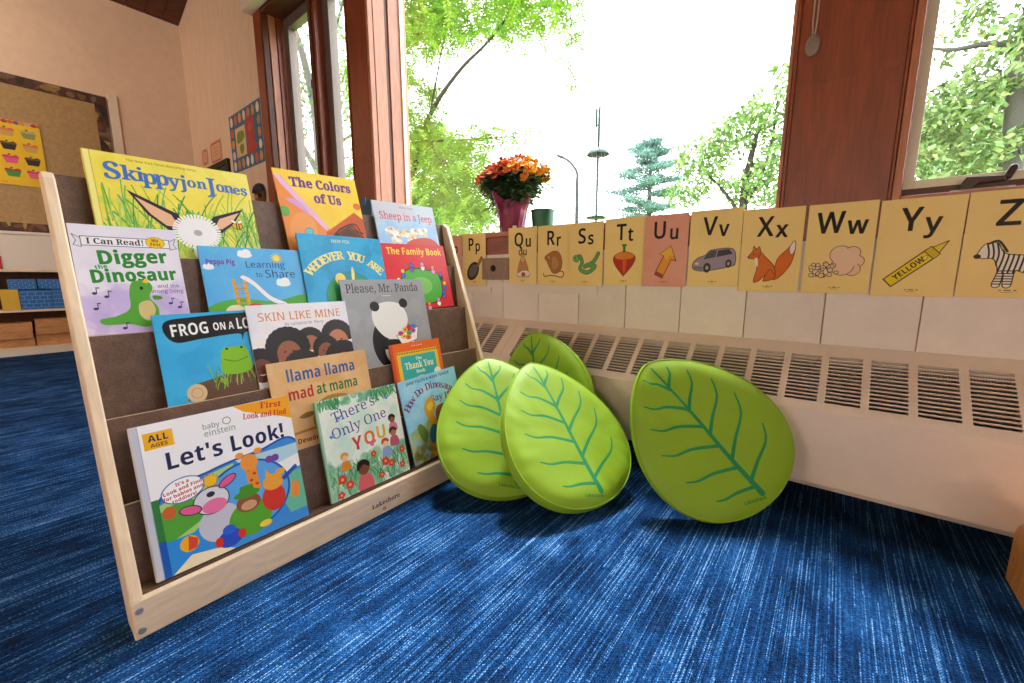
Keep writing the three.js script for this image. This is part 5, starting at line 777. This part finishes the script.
{
  const t = thing('background_tree', 'pale green tree standing behind the dense grey-trunked tree', 'tree', [2.6, -0.5, -16]);
  mesh('trunk', limb([V(0, 0, 0), V(0.1, 2, 0), V(-0.1, 4, 0), V(0, 6, 0)], [0.22, 0.18, 0.12, 0.05], 10, 4), bark2, t);
  crown(t, [[1.4, 4.75, 0.8, 0.8], [2.1, 5.0, 0.8, 0.9], [2.8, 4.6, 0.8, 0.9], [3.3, 5.2, 0.8, 1.2], [2.0, 4.0, 1.1, 0.6], [3.2, 3.9, 1.0, 0.6]].map(([x, y, a, b]) => [x - 2.6, y + 0.5, a, b]), 0, 0.8, 1500, 0.2, [[0.19, 0.3, 0.1], [0.24, 0.33, 0.12], [0.15, 0.26, 0.1]], { n: 0, droop: 0.6, gap: -0.15, scale: 1.2 });
}
{
  const t = thing('pine_tree', 'distant pine with flat layered boughs in haze-paled blue-green', 'tree', [-9.95, -0.5, -25]), L = leafCloud(), tw = [];
  mesh('trunk', limb([V(0, 0, 0), V(0.05, 4, 0), V(0, 7, 0), V(0.02, 9.6, 0)], [0.24, 0.2, 0.14, 0.04], 8, 4), bark2, t);
  for (let i = 0; i < 26; i++) {
    const y = 4.6 + i * 0.19, a = i * 2.4, l = (i < 6 ? 1.9 : i < 16 ? 2.5 : 1.9 * (1 - (i - 16) / 13)) * rr(0.6, 1.1), e = V(Math.cos(a) * l, y + rr(0, 0.35), Math.sin(a) * l);
    mesh('branch', limb([V(0, y - 0.2, 0), V(e.x * 0.5, y, e.z * 0.5), e], [0.05, 0.035, 0.012], 5, 3), bark2, t);
    for (let k = 0; k < 900; k++) { const s = rr(0.3, 1.08), p = V(e.x * s + rr(-0.6, 0.6), y + (e.y - y) * s + rr(-0.05, 0.16), e.z * s + rr(-0.6, 0.6)); L.quad(p, rdir(), rdir(), 0.2, 0.03, [[0.08, 0.19, 0.16], [0.11, 0.22, 0.19]][k % 2]); }  // needle colour paled towards blue to carry the distance haze
  }
  mesh('foliage', L.build(), leafMat(), t).userData.kind = 'stuff';
}
{
  const t = thing('street_lamp', 'tall grey street lamp with a curved arm far outside', 'street lamp', [-15.13, -0.5, -25]), gm = phys({ color: '#1c2228', metalness: 0.2, roughness: 0.5 });
  mesh('pole', limb([V(0, 0, 0), V(-0.03, 4, 0), V(-0.08, 8.0, 0)], [0.15, 0.14, 0.12], 10, 3), gm, t); mesh('arm', limb([V(-0.08, 7.9, 0), V(-0.1, 8.5, 0), V(-0.5, 9.1, 0), V(-1.0, 9.55, 0), V(-1.3, 9.72, 0)], [0.11, 0.1, 0.09, 0.09], 8, 5), gm, t);
  const h = new THREE.SphereGeometry(1, 16, 10); h.scale(0.4, 0.12, 0.18); h.rotateZ(-0.45); h.translate(-1.5, 9.82, 0); mesh('lamp_head', h, gm, t);
}
{
  const t = thing('bird_feeder', 'bird feeder with a dome on a slim pole outside the large window', 'bird feeder', [-2.4, -0.5, -3]), gm = phys({ color: '#2c3e46', metalness: 0.4, roughness: 0.5 });
  const cyl = (r, a, b, x = 0) => { const g = new THREE.CylinderGeometry(r, r, b - a, 14); g.translate(x, (a + b) / 2, 0); return g; };
  mesh('pole', cyl(0.014, 0, 3.16), gm, t); mesh('hanger', mergeGeometries([cyl(0.014, 2.78, 3.2, 0.006), cyl(0.014, 2.98, 3.18, -0.034), (() => { const g = cyl(0.008, -0.02, 0.02); g.rotateZ(Math.PI / 2); g.translate(-0.014, 3.0, 0); return g; })()]), gm, t);
  mesh('dome', new THREE.LatheGeometry([[0.135, 2.66], [0.13, 2.68], [0.095, 2.715], [0.04, 2.735], [0, 2.74]].map(([a, b]) => new THREE.Vector2(a, b)), 32), phys({ color: '#2c3e46', metalness: 0.3, roughness: 0.5, side: THREE.DoubleSide }), t);
  mesh('tray', new THREE.LatheGeometry([[0, 1.92], [0.11, 1.92], [0.12, 1.945], [0.115, 1.945], [0.106, 1.928], [0, 1.928]].map(([a, b]) => new THREE.Vector2(a, b)), 32), gm, t);
  const w = []; for (let k = 0; k < 10; k++) { const a = k * Math.PI / 5, g = new THREE.CylinderGeometry(0.0025, 0.0025, 0.74, 5); g.translate(Math.cos(a) * 0.085, 2.3, Math.sin(a) * 0.085); w.push(g); } for (let k = 0; k < 12; k++) { const g = new THREE.TorusGeometry(0.085, 0.0022, 4, 32); g.rotateX(Math.PI / 2); g.translate(0, 1.98 + k * 0.058, 0); w.push(g); }
  mesh('wire_cage', mergeGeometries(w.map((g) => g.toNonIndexed())), M.steel, t);
}
scene.traverse((o) => { if (o.isMesh) o.castShadow = o.receiveShadow = true; });
renderer.render(scene, camera);
